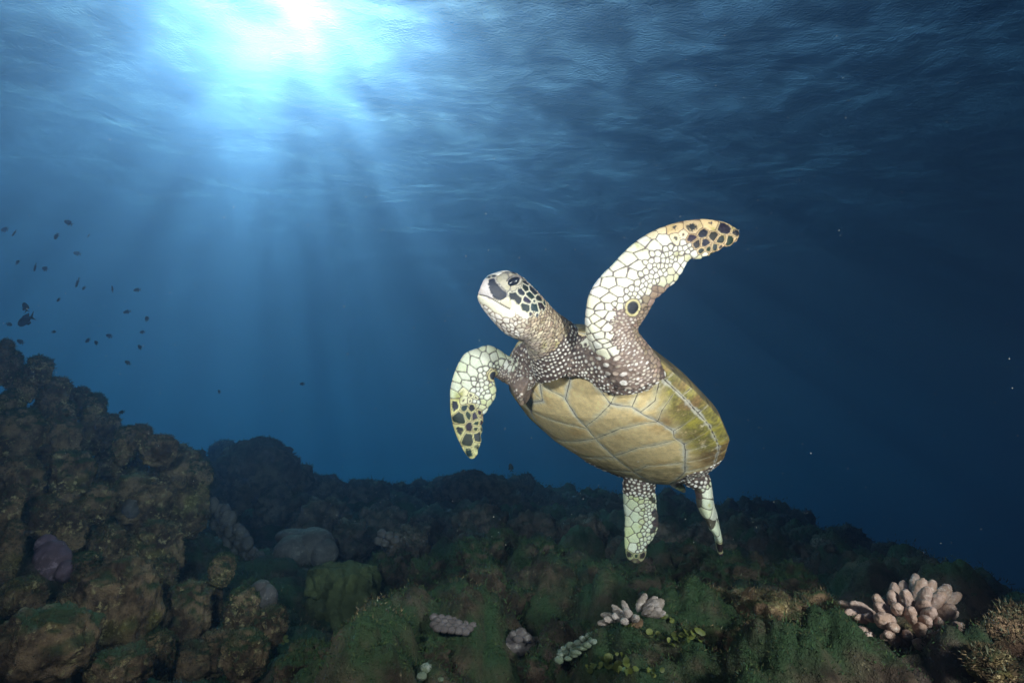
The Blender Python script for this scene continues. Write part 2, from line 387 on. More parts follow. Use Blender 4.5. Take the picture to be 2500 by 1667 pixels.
def hind(L, tries, edgeon=False):
    def rf(u, v):
        r = np.where(v < .36, .0150, np.where(v < .52, .0085, .0058))
        if edgeon: r = np.where(v > .35, .0150, .011)
        return np.where(u > .82, .015, np.where(u < .22, .006, r))
    u, v, X, r = darts(lambda a, b: L.sheet(a, b)[0], rf, tries); _, ax, w = L.sheet(u, v)
    for i in range(len(u)):
        if u[i] < .20: add2(L, u[i], X[i], r[i], jit((.72, .68, .64)), seam=BROWN, sw=.0022, spot=.75)
        elif u[i] > .80: add2(L, u[i], X[i], r[i], jit((.03, .028, .025)), rim=jit((.40, .38, .22)), rw=.0030, sw=.0007)
        else:
            c = jit(mixc((.74, .75, .66), (.50, .55, .24), rnd.rand() * (.8 if v[i] < .6 else .5)))
            if edgeon and v[i] < .38: c = jit((.12, .095, .07), .3)
            if not edgeon and v[i] > .82 and rnd.rand() < .5: c = jit((.06, .05, .05))
            add2(L, u[i], X[i], r[i], c, sw=.0012 if v[i] < .4 else .0017)
hind(HIND_R, 5000); hind(HIND_L, 2500, True); hind(TAIL, 200)

N_BEFORE = len(SC['p'])
# head plates, both sides of the head
def HX(x, y): return 1130 + x * .1913, 630 + y * .1913
def plate(x, y, rad, core, rim=(.66, .63, .50), rw=.0013, seam=(.52, .50, .42), sw=.0004, gid=None, e=None, k=1.0):
    for bk in (False, True):
        p = hit(*HX(x, y), back=bk)
        if p is None: continue
        add(p, rad * .1913 * .00094 * 1.25, core, rim, rw, seam, sw, gid=None if gid is None else gid + (500 if bk else 0), e=(1, 0, 0) if e is None else e, k=k)
G0 = 100000
for x, y, rad in ((665,510,72),(735,440,42),(800,382,38),(860,480,44),(818,545,46),(800,620,52),(915,625,50),(910,555,22),(970,518,38),(990,608,44),
                  (900,415,50),(800,312,34),(1036,575,22),(865,705,20),(948,716,16),(1012,490,24),(1000,430,26)):
    plate(x, y, rad, jit((.016, .019, .030)))
for x, y, rad in ((375,310,50),(405,390,60),(440,450,55),(510,470,50)): plate(x, y, rad, (.020, .024, .038), (.30, .28, .27), .0022, gid=G0)
for x, y, rad in ((262,380,60),(292,310,36),(300,440,50),(225,420,40),(340,490,34),(215,330,40),(250,270,30)): plate(x, y, rad, (.52, .48, .49), (.52, .48, .49), 0, gid=G0)
for x, y, rad in ((560,540,34),(590,590,34),(520,570,30)): plate(x, y, rad, (.66, .58, .46), gid=G0)
for x, y, rad in ((240,520,44),(300,560,50),(380,590,50),(460,630,50),(540,670,46),(610,705,34)): plate(x, y, rad, (.80, .77, .64), (.80, .77, .64), 0, (.30, .22, .15), .0008, gid=G0 + 1)
for x, y, rad in ((470,275,36),(540,235,48),(620,225,40),(690,240,34),(520,320,40),(700,330,40),(640,390,36),(570,375,36)): plate(x, y, rad, jit((.40, .36, .29), .15), (.22, .20, .18), .0016, seam=(.09, .08, .08), sw=.0006, gid=G0 + 2 + int(x > 600))
for x, y, rad in ((390,225,30),(340,240,24),(760,262,26),(730,220,30),(640,185,30),(560,180,26)): plate(x, y, rad, (.03, .032, .042), (.40, .38, .33), .0009)
for x, y in ((700,640),(660,620),(640,560),(720,690),(770,720)): plate(x, y, 30, (.74, .70, .62), (.74, .70, .62), 0, gid=G0 + 3)

# neck and throat: small stretched scales between wrinkles; crown and cheeks are placed by hand below
def nrf(u, q):
    r = .0042 + .0 * u
    thr = np.abs(q - .5) < .17
    r = np.where(thr & (u > .45), .0052, r)
    return np.where(u > .62, np.where(thr, .0056, .0085), r)
u, q, X, r = darts(lambda a, b: HEAD.skin(a * .94, b)[0], nrf, 9000); u = u * .94
_, ax = HEAD.skin(u, q)
NPL = len(SC['p']) - N_BEFORE; PLP = np.array(SC['p'][N_BEFORE:]); PLR = np.array(SC['r'][N_BEFORE:])
for i in range(len(u)):
    if (np.sqrt(((PLP - X[i]) ** 2).sum(1)) < PLR * 1.0 + r[i] * .6).any(): continue
    U = u[i]; low = sm(.28, .08, abs(q[i] - .5))         # 1 under the throat
    if U < .16: add(X[i], r[i] * 1.1, jit((.76, .72, .68)), seam=BROWN, sw=.001, spot=.66)
    elif U < .46:
        c = mixc((.30, .215, .145), (.62, .52, .38), rnd.rand() ** 1.4)
        add(X[i], r[i], jit(mixc(c, (.55, .50, .48), low * .4), .2), seam=(.09, .062, .048), sw=.0012, e=ax[i], k=2.3)
    elif U < .66:
        c = mixc((.42, .33, .22), (.80, .76, .72), .25 + .7 * low * rnd.rand() + .25 * rnd.rand())
        add(X[i], r[i], jit(c, .12), seam=UMBER, sw=.0012, e=ax[i], k=mixc((1.9,), (.6,), low)[0])
    else: add(X[i], r[i], jit((.80, .77, .74)), seam=(.22, .15, .11), sw=.0010, e=ax[i], k=.7)

# bib, shoulders and groin: dark skin with round white scales
s_, t_, h_ = SLAB; f_, r_ = skin_out(s_, t_); sel = np.argwhere((f_ > -.03) | (r_ > -.03))
sel = sel[rnd.permutation(len(sel))]
def bib(a, b):
    k = (a * len(sel)).astype(int).clip(0, len(sel) - 1); ij = sel[k]; return body(s_[ij[:, 0], ij[:, 1]] + (b - .5) * .008, t_[ij[:, 0], ij[:, 1]] + (a * 977 % 1 - .5) * .008, h_[ij[:, 0], ij[:, 1]])
def bibr(a, b):
    k = (a * len(sel)).astype(int).clip(0, len(sel) - 1); ij = sel[k]; f = f_[ij[:, 0], ij[:, 1]]; tt = np.abs(t_[ij[:, 0], ij[:, 1]])
    return np.where((f > -.03) & (f < .022) & (tt > .15), .0095, np.where(tt < .12, .0043, .0050))
u, v, X, r = darts(bib, bibr, 15000)
for i in range(len(u)): add(X[i], r[i] * rnd.uniform(.7, 1.15), jit((.78, .75, .71)) if rnd.rand() < .8 else jit((.45, .38, .33)), seam=mixc(BROWN, (.19, .135, .112), rnd.rand()), sw=.0011, spot=rnd.uniform(.55, .82) if r[i] < .008 else .86)

A_ = {k: np.array(v, float) for k, v in SC.items()}
kd = KDTree(len(A_['p']))
for i, p in enumerate(A_['p']): kd.insert(p, i)
kd.balance()
K = 14
NN = np.array([[h[1] for h in kd.find_n(p, K)] for p in P])
X = P[:, None] - A_['p'][NN]
d2 = (X ** 2).sum(2) + (A_['k'][NN] ** 2 - 1) * (X * A_['e'][NN]).sum(2) ** 2
dn = np.sqrt(np.maximum(d2, 0)) / A_['r'][NN]
dn = dn * (1 + .10 * noise3(P * 160)[:, None])
i1 = dn.argmin(1); ar = np.arange(len(P)); w1 = NN[ar, i1]; F1 = dn[ar, i1]
other = np.where(A_['gid'][NN] == A_['gid'][w1][:, None], 9.0, dn); i2 = other.argmin(1); F2 = other[ar, i2]; w2 = NN[ar, i2]
edge = (F2 - F1) * .5 * np.minimum(A_['r'][w1], A_['r'][w2])               # about the distance to the seam in metres
rim = sm(.0, 1.0, (A_['rw'][w1] - edge * (1 + .5 * noise3(P * 300))) / .0016 + .5)[:, None] * (A_['rw'][w1] > 0)[:, None]
col = A_['core'][w1] * (1 - rim) + A_['rim'][w1] * rim
gr = fbm(P * 130, 3); tint = fbm(P * 38, 3); blot = fbm(P * 22 + 40, 3)
lum = col.mean(1)
col = col * (1 + .16 * gr)[:, None]
algae = (sm(.25, .65, blot) * (lum > .3) * .75)[:, None]
col = col * (1 - algae) + np.array((.33, .31, .06)) * algae
yl = (sm(-.1, .5, tint) * (lum > .45) * .16)[:, None]; col = col * (1 - yl) + col * np.array((1.0, .93, .62)) * yl
sw = A_['sw'][w1] * (1 + .35 * noise3(P * 90 + 9))
seam = 1 - sm(.35, 1.25, edge / sw)
sp = A_['spot'][w1]; rs = sm(-.10, .12, F1 - sp * (1 + .12 * noise3(P * 210))) * (sp > 0)
seam = np.maximum(seam, rs)
scol = A_['seam'][w1] * (1 + .25 * gr)[:, None] * (1 + .55 * fbm(P * 17 + 3, 3))[:, None].clip(.5, 1.8)
col = col * (1 - seam[:, None]) + scol * seam[:, None]
# the big dark scale on the inside of each wrist
for ex, ey, er in ((1545, 751, .0195), (1204, 917, .0155)):
    for bk in (False, True):
        p = hit(ex, ey, back=bk)
        if p is None: continue
        d = np.sqrt(((P - p) ** 2).sum(1)) * (1 + .10 * noise3(P * 70)) / er
        k1 = (1 - sm(1.10, 1.22, d))[:, None]; col = col * (1 - k1) + np.array((.11, .08, .06)) * k1
        k1 = (1 - sm(1.00, 1.08, d))[:, None]; col = col * (1 - k1) + np.array((.52, .45, .24)) * k1
        k1 = (1 - sm(.70, .82, d))[:, None]; col = col * (1 - k1) + np.array(INK) * k1
        seam = seam * sm(1.0, 1.2, d)
# the line of the mouth
mouth = [hit(*HX(x, y)) for x, y in ((188,455),(215,470),(260,480),(310,492),(360,515),(410,545),(460,575),(510,605),(560,632),(600,650))]
mouth_b = [hit(*HX(x, y), back=True) for x, y in ((215,470),(260,480),(310,492),(360,515),(410,545),(460,575),(510,605),(560,632),(600,650))]
def polydist(P, L):
    L = [p for p in L if p is not None]; best = np.full(len(P), 9.0)
    for a, b in zip(L[:-1], L[1:]):
        ab = b - a; t = ((P - a) @ ab / (ab @ ab)).clip(0, 1); best = np.minimum(best, ((P - a - t[:, None] * ab) ** 2).sum(1))
    return np.sqrt(best)
mq = (1 - sm(.0006, .0022, np.minimum(polydist(P, mouth), polydist(P, mouth_b))))
col = col * (1 - mq[:, None]) + np.array((.05, .038, .035)) * mq[:, None]
# relief: scales domed, seams sunk, wrinkles on the neck
_, hu = HEAD.skin(np.zeros(1), np.zeros(1))
isn = np.array([bool(x) for x in (A_['k'][w1] > 1.5)])
dome = np.minimum(edge, .004) * .16
ridge = fbm(np.stack([P[:, 0] * 60, P[:, 1] * 60, P[:, 2] * 60], 1), 2) * .0012
wr = (1 - np.abs(fbm(P * np.array((34, 34, 60)), 3)) * 2.2) * .0026 * (sp > 0) + (1 - np.abs(noise3(P * 75)) * 2) * .0010 * (A_['k'][w1] > 1.1)
P2 = P + N * (dome + wr - seam * .0009 - mq * .0016 + ridge * isn + gr * .00018)[:, None]
col = np.clip(col, .004, .86)

def skin_mat(name, rough=.55, spec=.35, bump=.15, scale=420.0):
    m, nt, ln = new_mat(name)
    out = node(nt, 'ShaderNodeOutputMaterial'); pb = node(nt, 'ShaderNodeBsdfPrincipled')
    at_ = node(nt, 'ShaderNodeVertexColor'); at_.layer_name = 'pigment'
    geo = node(nt, 'ShaderNodeNewGeometry'); nz = node(nt, 'ShaderNodeTexNoise'); nz.inputs['Scale'].default_value = scale; nz.inputs['Detail'].default_value = 3
    ln.new(geo.outputs['Position'], nz.inputs['Vector'])
    bp = node(nt, 'ShaderNodeBump'); bp.inputs['Strength'].default_value = bump; bp.inputs['Distance'].default_value = .002
    ln.new(nz.outputs[0], bp.inputs['Height']); ln.new(bp.outputs[0], pb.inputs['Normal'])
    ln.new(at_.outputs[0], pb.inputs['Base Color']); pb.inputs['Roughness'].default_value = rough; pb.inputs['Specular IOR Level'].default_value = spec
    ln.new(pb.outputs[0], out.inputs['Surface']); return m
M_SKIN = skin_mat('turtle_skin', .5, .35, .5, 300.0); M_SHELL = skin_mat('turtle_shell', .6, .25, .2, 260.0)
turtle = empty('sea_turtle', tuple(BODY_C))
tag(turtle, 'green sea turtle gliding upward above the reef with one flipper raised', 'turtle')
TO = np.array(BODY_C)
tb = mesh_obj('body', P2 - TO, FQ, M_SKIN, turtle); color_attr(tb.data, 'pigment', col)

# ---- eye: one on each side of the head
m, nt, ln = new_mat('turtle_eye'); out = node(nt, 'ShaderNodeOutputMaterial'); pb = node(nt, 'ShaderNodeBsdfPrincipled')
pb.inputs['Base Color'].default_value = (.010, .013, .024, 1); pb.inputs['Roughness'].default_value = .28; ln.new(pb.outputs[0], out.inputs['Surface'])
def ball(cn, r, ax=None):
    bm = bmesh.new(); bmesh.ops.create_uvsphere(bm, u_segments=28, v_segments=18, radius=1.0)
    V = np.array([v.co[:] for v in bm.verts]); F = [tuple(v.index for v in f.verts) for f in bm.faces]; bm.free()
    return V, F
EV, EF = ball(0, 1)
for bk in (False, True):
    p = hit(*HX(640, 308), back=bk)
    if p is None: continue
    vd = p / np.linalg.norm(p) * (-1 if bk else 1)
    long_ = at(*HX(700, 270), 1.32) - at(*HX(580, 345), 1.32); long_ /= np.linalg.norm(long_); up = np.cross(long_, vd)
    M = np.stack([long_ * .0175, up * .0088, vd * .0095], 1)
    mesh_obj('eye', EV @ M.T + (p + vd * .0012) - TO, EF, m, turtle)
    ring = []
    a = np.linspace(0, 2 * np.pi, 33)[:-1]; b = np.linspace(0, 2 * np.pi, 11)[:-1]
    RVt = np.array([((1.12 + .20 * math.cos(y)) * math.cos(x), (1.22 + .26 * math.cos(y)) * math.sin(x), .35 * math.sin(y) - .2) for x in a for y in b])
    RF = [(i*10 + j, i*10 + (j+1) % 10, ((i+1) % 32)*10 + (j+1) % 10, ((i+1) % 32)*10 + j) for i in range(32) for j in range(10)]
    lid = mesh_obj('eyelid', RVt @ M.T + (p + vd * .0020) - TO, RF, M_SKIN, turtle)
    color_attr(lid.data, 'pigment', np.array([jit((.13, .12, .115), .3) if math.sin(x) > -.2 else jit((.36, .34, .29), .2) for x in a for y in b]))

# ---- shell: plastron below, carapace above, each split into its scutes
def seg_dist(S, T, line):
    best = np.full(S.shape, 9.0)
    for (a, b), (c_, d) in zip(line[:-1], line[1:]):
        dx, dy = c_ - a, d - b; t = (((S - a) * dx + (T - b) * dy) / (dx*dx + dy*dy + 1e-12)).clip(0, 1)
        best = np.minimum(best, np.hypot(S - a - t*dx, T - b - t*dy))
    return best
BORD = [(.40,.095),(.36,.108),(.335,.126),(.26,.150),(.238,.221),(.212,.242),(.155,.280),(.085,.309),(.05,.299),(-.005,.313),(-.047,.302),(-.13,.270),(-.218,.235),(-.30,.170),(-.37,.110),(-.44,.020)]
fine, broad = [], []
broad.append([(.41,.03),(.37,.032),(.28,-.030),(.14,-.010),(.055,-.012),(-.07,0),(-.2,.02),(-.315,.032),(-.44,.02)])
fine += [[(.29,-.035),(.325,-.108),(.36,-.17)], [(.14,-.010),(.152,.007),(.26,.150)], [(.125,-.012),(.172,-.256),(.21,-.30)],
         [(.055,-.012),(.135,.132),(.155,.222),(.152,.281)], [(.055,-.012),(-.02,-.20),(-.07,-.32)], [(-.08,0),(.003,.142),(.035,.302)], [(-.09,0),(-.14,-.15),(-.19,-.27)],
         [(-.22,.02),(-.142,.115),(-.133,.206),(-.13,.272)], [(-.22,.02),(-.25,-.10),(-.27,-.21)]]
for sg in (1, -1):
    broad.append([(a, b * sg) for a, b in BORD])
    for ln_ in ([(.238,.221),(.275,.25),(.31,.27)],[(.212,.242),(.24,.30),(.29,.325)],[(.152,.280),(.20,.312),(.255,.375)],[(.085,.309),(.125,.405)],[(-.005,.313),(.03,.415)],[(-.047,.302),(-.06,.40)],
                [(-.13,.270),(-.15,.38)],[(-.218,.235),(-.235,.335)],[(-.30,.170),(-.325,.27)],[(.26,.150),(.33,.21)],[(.335,.126),(.38,.15)]):
        fine.append([(a, b * sg) for a, b in ln_])
ns, nv_ = 621, 441
sv = np.linspace(.497, -.497, ns)[:, None] + np.zeros((1, nv_)); vv = np.linspace(-1, 1, nv_)[None] + np.zeros((ns, 1)); tv = vv * shell_w(sv)
w_ = shell_w(sv)
MS = [.43, .36, .29, .222, .128, .025, -.075, -.165, -.25, -.335, -.41]              # seams between marginal scutes
mv = .93 - .03 * sm(-.05, -.4, sv)
def marg_seam(S, v): 
    d = np.full(S.shape, 9.0)
    for x in MS: d = np.where(np.abs(v) > mv - .004, np.minimum(d, np.abs(S - x - .03 * (np.abs(v) - .93))), d)
    return d
def label_cells(barrier):
    lab = np.full(barrier.shape, -1); cur = 0
    for i, j in np.argwhere(~barrier):
        if lab[i, j] >= 0: continue
        st = [(i, j)]; lab[i, j] = cur
        while st:
            a, b = st.pop()
            for c_, d in ((a+1, b), (a-1, b), (a, b+1), (a, b-1)):
                if 0 <= c_ < barrier.shape[0] and 0 <= d < barrier.shape[1] and not barrier[c_, d] and lab[c_, d] < 0: lab[c_, d] = cur; st.append((c_, d))
        cur += 1
    sz = np.bincount(lab[lab >= 0], minlength=cur); small = np.isin(lab, np.argwhere(sz < 200).ravel()); lab[small] = -1
    for _ in range(120):
        if not (lab < 0).any(): break
        for ax_, sh in ((0, 1), (0, -1), (1, 1), (1, -1)):
            r_ = np.roll(lab, sh, ax_)
            if ax_ == 0: r_[0 if sh > 0 else -1] = -1
            else: r_[:, 0 if sh > 0 else -1] = -1
            lab = np.where((lab < 0) & (r_ >= 0), r_, lab)
    return lab
dF = np.min([seg_dist(sv, tv, l) for l in fine], 0); dB = np.min([seg_dist(sv, tv, l) for l in broad], 0); dM = np.abs(np.abs(vv) - mv) * w_; dS = marg_seam(sv, vv)
inner = np.abs(vv) < mv
dF = np.where(inner, dF, 9); dB = np.where(inner, dB, 9)
near = np.minimum(np.minimum(dF, dB), np.minimum(dM, dS))
wob = .0022 * fbm(np.stack([sv.ravel()*60, tv.ravel()*60, 0*sv.ravel()], 1), 2).reshape(sv.shape); near = np.maximum(near + wob * .6, 0)
lab = label_cells((near < .0032)[:-1, :-1])
Q3 = np.stack([sv.ravel(), tv.ravel(), np.zeros(sv.size)], 1)
n1_, n2_, n3_ = [fbm(Q3 * k + o, 4).reshape(sv.shape) for k, o in ((9, 0), (26, 5), (120, 9))]
hb = shell_bot(sv, vv)
line = 1 - sm(.0006, .0016, near * (1 + .5*n2_)); band = (1 - sm(.002, .0085, np.minimum(dM, np.where(inner, dB, 9)) + .010*n2_)) * .55
cell_d = sm(0, .05, near)
cr = np.array((.84, .64, .34)); pale = np.array((.82, .72, .50)); olive = np.array((.15, .135, .030)); rust = np.array((.17, .105, .042)); grey = np.array((.62, .61, .58))
f1 = sm(.0, .022, near + .012*n2_)[..., None]; c2 = pale*(1 - f1) + cr*f1
org = (sm(.05, .5, n1_) * f1[..., 0] * .75)[..., None]; c2 = c2*(1 - org) + np.array((.70, .47, .21))*org
side = sm(.26, .37, np.abs(tv) + .05*n1_ - .10*np.clip(-sv - .02, 0, 1)) ; rear = sm(.02, -.32, sv + .12*n1_)
al = np.clip(side*sm(-.75, .10, n2_ + .6*n3_ + .25*side) + .75*rear*sm(-.25, .35, n2_ + .4*n3_) + (np.abs(vv) > mv)*.55, 0, .94) * (.55 + .45*sm(.0006, .004, near + .003*n3_))
rm = sm(-.15, .25, n1_ + .3*n2_ + .8*rear - .15)[..., None]; mixA = (rust*rm + olive*(1 - rm)) * (1 + .9*n3_[..., None] + .5*n2_[..., None]).clip(.2, 2.2)
c2 = c2*(1 - al[..., None]) + mixA*al[..., None]
yg = (side*(1 - rear)*sm(.0, .5, n2_ - .4*n1_)*.6)[..., None]; c2 = c2*(1 - yg) + np.array((.36, .31, .045))*yg
stain = (sm(.0, .6, fbm(Q3*np.array((14, 5, 1)) + 3, 4).reshape(sv.shape) + .5*rear - .25) * .38)[..., None]; c2 = c2*(1 - stain) + np.array((.21, .185, .085))*(1 + .5*n3_[..., None])*stain
c2 = c2 * (1 + .22*n2_ + .25*fbm(Q3*60 + 2, 3).reshape(sv.shape))[..., None]
scr = (sm(.32, .42, np.abs(fbm(Q3*np.array((150, 30, 1)), 2)).reshape(sv.shape))*.25)[..., None]; c2 = c2*(1 - scr) + c2*.55*scr
c2 = c2*(1 - band[..., None]) + grey*band[..., None]
c2 = c2*(1 - line[..., None]*.95) + np.array((.06, .045, .038))*line[..., None]*.95
c2 = np.clip(c2*(1 + .10*n3_[..., None]), .01, .9)
rel = -.0016*line + .0016*sm(0, .03, near) + .0005*n2_ - .0010*band*(near > .003)
PB = body(sv, tv, hb - rel)
TP = shell_top(sv, vv)
cell_of = lab
def scutes(parent, P3, colr, lab, mat, rev):
    m_ = P3.shape[1]; idx = np.arange(P3.shape[0]*m_).reshape(P3.shape[:2])
    quad = np.stack([idx[:-1, :-1], idx[:-1, 1:], idx[1:, 1:], idx[1:, :-1]], -1)
    if rev: quad = quad[..., ::-1]
    PV = P3.reshape(-1, 3); CV = colr.reshape(-1, 3)
    for k in range(lab.max() + 1):
        q = quad[lab == k]
        if len(q) < 4: continue
        un, inv_ = np.unique(q, return_inverse=True)
        o = mesh_obj('scute', PV[un] - TO, inv_.reshape(-1, 4), mat, parent); color_attr(o.data, 'pigment', CV[un])
plastron = mesh_obj('plastron', body(*[np.array(x) for x in zip(*[(s, t*shell_w(np.array(s)), shell_bot(np.array(s), np.array(t)) + .012) for s in np.linspace(.47, -.47, 40) for t in np.linspace(-.97, .97, 24)])]) - TO,
    [(i*24 + j, i*24 + j + 1, (i+1)*24 + j + 1, (i+1)*24 + j) for i in range(39) for j in range(23)], M_SHELL, turtle)
color_attr(plastron.data, 'pigment', np.tile((.3, .25, .12), (960, 1)))
scutes(plastron, PB, c2, lab, M_SHELL, True)
sv, vv, tv, w_, n2_, n3_, PB_, TP = [a[::2, ::2] for a in (sv, vv, tv, w_, n2_, n3_, PB, TP)]
# carapace: vertebral, costal and marginal scutes
VS = [.40, .22, .04, -.14, -.32]
dV = np.full(sv.shape, 9.0)
vt = np.interp(-sv, [-.5, -.4, -.31, -.22, -.13, -.04, .05, .14, .23, .32, .5], [.10, .10, .16, .11, .16, .11, .16, .11, .15, .09, .05])
dV = np.minimum(dV, np.abs(np.abs(tv) - vt)*.8)
for x in VS: dV = np.where(np.abs(tv) <= vt, np.minimum(dV, np.abs(sv - x)), dV)
for x in (.31, .13, -.05, -.23): dV = np.where((np.abs(tv) >= vt) & (np.abs(vv) < .86), np.minimum(dV, np.abs(sv - x + .15*(np.abs(tv) - vt))), dV)
mt = .86
dMt = np.abs(np.abs(vv) - mt)*w_
dSt = np.full(sv.shape, 9.0)
for x in MS: dSt = np.where(np.abs(vv) > mt, np.minimum(dSt, np.abs(sv - x)), dSt)
dV = np.where(np.abs(vv) < mt, dV, 9)
nT = np.minimum(np.minimum(dV, dMt), dSt); labT = label_cells((nT < .0035)[:-1, :-1])
lt = 1 - sm(.0015, .004, nT)
ct = np.array((.085, .075, .045))*(1 - sm(-.2, .4, n2_)[..., None]) + np.array((.19, .15, .07))*sm(-.2, .4, n2_)[..., None]
ct = ct*(1 + .5*n3_[..., None])*(1 - .5*lt[..., None])
scutes_p = mesh_obj('carapace', body(*[np.array(x) for x in zip(*[(s, t*shell_w(np.array(s)), shell_top(np.array(s), np.array(t)) - .006) for s in np.linspace(.485, -.485, 40) for t in np.linspace(-.985, .985, 24)])]) - TO,
    [(i*24 + j, i*24 + j + 1, (i+1)*24 + j + 1, (i+1)*24 + j) for i in range(39) for j in range(23)], M_SHELL, turtle)
color_attr(scutes_p.data, 'pigment', np.tile((.10, .09, .05), (960, 1)))
PT = body(sv, tv, TP + .0012*sm(0, .02, nT) - .0015*lt)
PT[:, 0] = PB_[:, 0]; PT[:, -1] = PB_[:, -1]
scutes(scutes_p, PT, np.clip(ct, .01, .8), labT, M_SHELL, False)
strobe((-.48, .10, .34), tuple(at(900, 820, 1.5)), STROBE_W * 1.1, 98, 1.0)
strobe((1.0, .18, .08), tuple(at(1620, 900, 1.4)), STROBE_W * 1.38, 98, 1.0)
# ================================================================== the reef
CTRL = [(0,1667,1.15),(400,1667,1.15),(800,1667,1.2),(1250,1667,1.25),(1700,1667,1.25),(2100,1667,1.2),(2500,1667,1.15),
 (0,1330,1.6),(0,1100,2.0),(0,930,2.4),(140,1010,2.6),(300,1220,2.4),(290,1110,2.9),(440,1200,3.2),(500,1380,2.2),(250,1480,1.6),(600,1280,2.9),(100,1250,1.9),
 (800,1320,2.6),(800,1480,1.75),(700,1250,4.0),(850,1215,4.6),(1000,1210,5.6),(1000,1350,2.8),(1200,1450,2.0),(1200,1260,4.5),(1100,1198,6.6),
 (1500,1290,4.2),(1500,1400,2.5),(1500,1510,1.8),(1500,1250,6.2),(1800,1285,5.0),(1800,1400,2.6),(1800,1500,1.85),(2000,1320,4.4),(2150,1385,3.4),(2150,1540,1.75),
 (2320,1460,2.7),(2450,1520,2.2),(2470,1600,1.45),(1900,1262,5.6)]
CP = [at(*c) for c in CTRL] + [np.array(p, float) for p in ((0,9,-1.5),(3,8.5,-2.2),(-3.6,6,-.7),(-6,10,-3),(4.5,5,-2.4),(7,8,-5),(0,14,-5),(-10,14,-6),(10,14,-8),(-2.9,2.6,.52),(-4.6,3,.3),(-6,5,-.6),
      (0,-2,-.95),(-3,-2,-.1),(3,-2,-1.3),(0,.35,-.62),(-1,.4,-.45),(1,.4,-.66),(-9,2,-1),(9,2,-5),(4,2,-1.5),(0,-8,-3),(8,-8,-5),(-8,-8,-3))]
CP = np.array(CP)
def _tps(r2): return np.where(r2 > 1e-12, .5 * r2 * np.log(np.maximum(r2, 1e-12)), 0)
_n = len(CP); _K = _tps(((CP[:, None, :2] - CP[None, :, :2]) ** 2).sum(2)) + np.eye(_n) * .02
_Pm = np.hstack([np.ones((_n, 1)), CP[:, :2]]); _A = np.zeros((_n + 3, _n + 3)); _A[:_n, :_n] = _K; _A[:_n, _n:] = _Pm; _A[_n:, :_n] = _Pm.T
_sol = np.linalg.solve(_A, np.concatenate([CP[:, 2], np.zeros(3)]))
def base_z(x, y):
    x, y = np.asarray(x, float).ravel(), np.asarray(y, float).ravel(); z = np.empty(len(x))
    for i in range(0, len(x), 40000):
        q = np.stack([x[i:i+40000], y[i:i+40000]], 1); r2 = ((q[:, None] - CP[None, :, :2]) ** 2).sum(2)
        z[i:i+40000] = _tps(r2) @ _sol[:_n] + _sol[_n] + q @ _sol[_n+1:]
    r = np.hypot(x, y); k = sm(10, 24, r); return np.clip(z, FLOOR_Z, 1.2) * (1 - k) + (FLOOR_Z + .6) * k
def lumps(x, y, z):
    r = np.hypot(x, y); Q = np.stack([x, y, z * .5], 1)
    a = 1 - np.minimum(worley(Q * 2.6), 1) ** 2; b = 1 - np.minimum(worley(Q * 7 + 3), 1) ** 2; c = 1 - np.minimum(worley(Q * 19 + 7), 1) ** 2
    e = 1 - np.minimum(worley(Q * 44 + 11), 1) ** 2
    cre = np.clip(noise3(Q * 3.1 + 5), -1, 0)
    return (.22 * (a - .6) + .095 * (b - .5) * (.35 + a) + .034 * (c - .5) * (.4 + b) + .012 * (e - .5) + .16 * cre + .07 * fbm(Q * 1.1, 3)) * 1.25 * sm(.2, .9, r)
th = np.concatenate([np.radians(np.arange(-180, -54, 4.0)), np.radians(np.arange(-54, 54, .16)), np.radians(np.arange(54, 180.1, 4.0))])
rr = np.concatenate([np.exp(np.arange(math.log(.30), math.log(12), .0125)), np.exp(np.linspace(math.log(12.2), math.log(HALF * .98), 36))])
TH, RR = np.meshgrid(th, rr); GX, GY = (np.sin(TH) * RR).ravel(), (np.cos(TH) * RR).ravel()
GZ = base_z(GX, GY); GZ = GZ + lumps(GX, GY, GZ) * (1 - .5 * sm(-.35, -.8, GX)) - .20 * sm(-.25, -.55, GX) * sm(-.2, .6, GY) * (1 - sm(3.6, 5, GY))
nt_, nr_ = len(th), len(rr); ii = np.arange(nr_ * nt_).reshape(nr_, nt_)
GF = np.stack([ii[:-1, :-1].ravel(), ii[:-1, 1:].ravel(), ii[1:, 1:].ravel(), ii[1:, :-1].ravel()], 1)[:, ::-1]
GV = np.stack([GX, GY, GZ], 1)

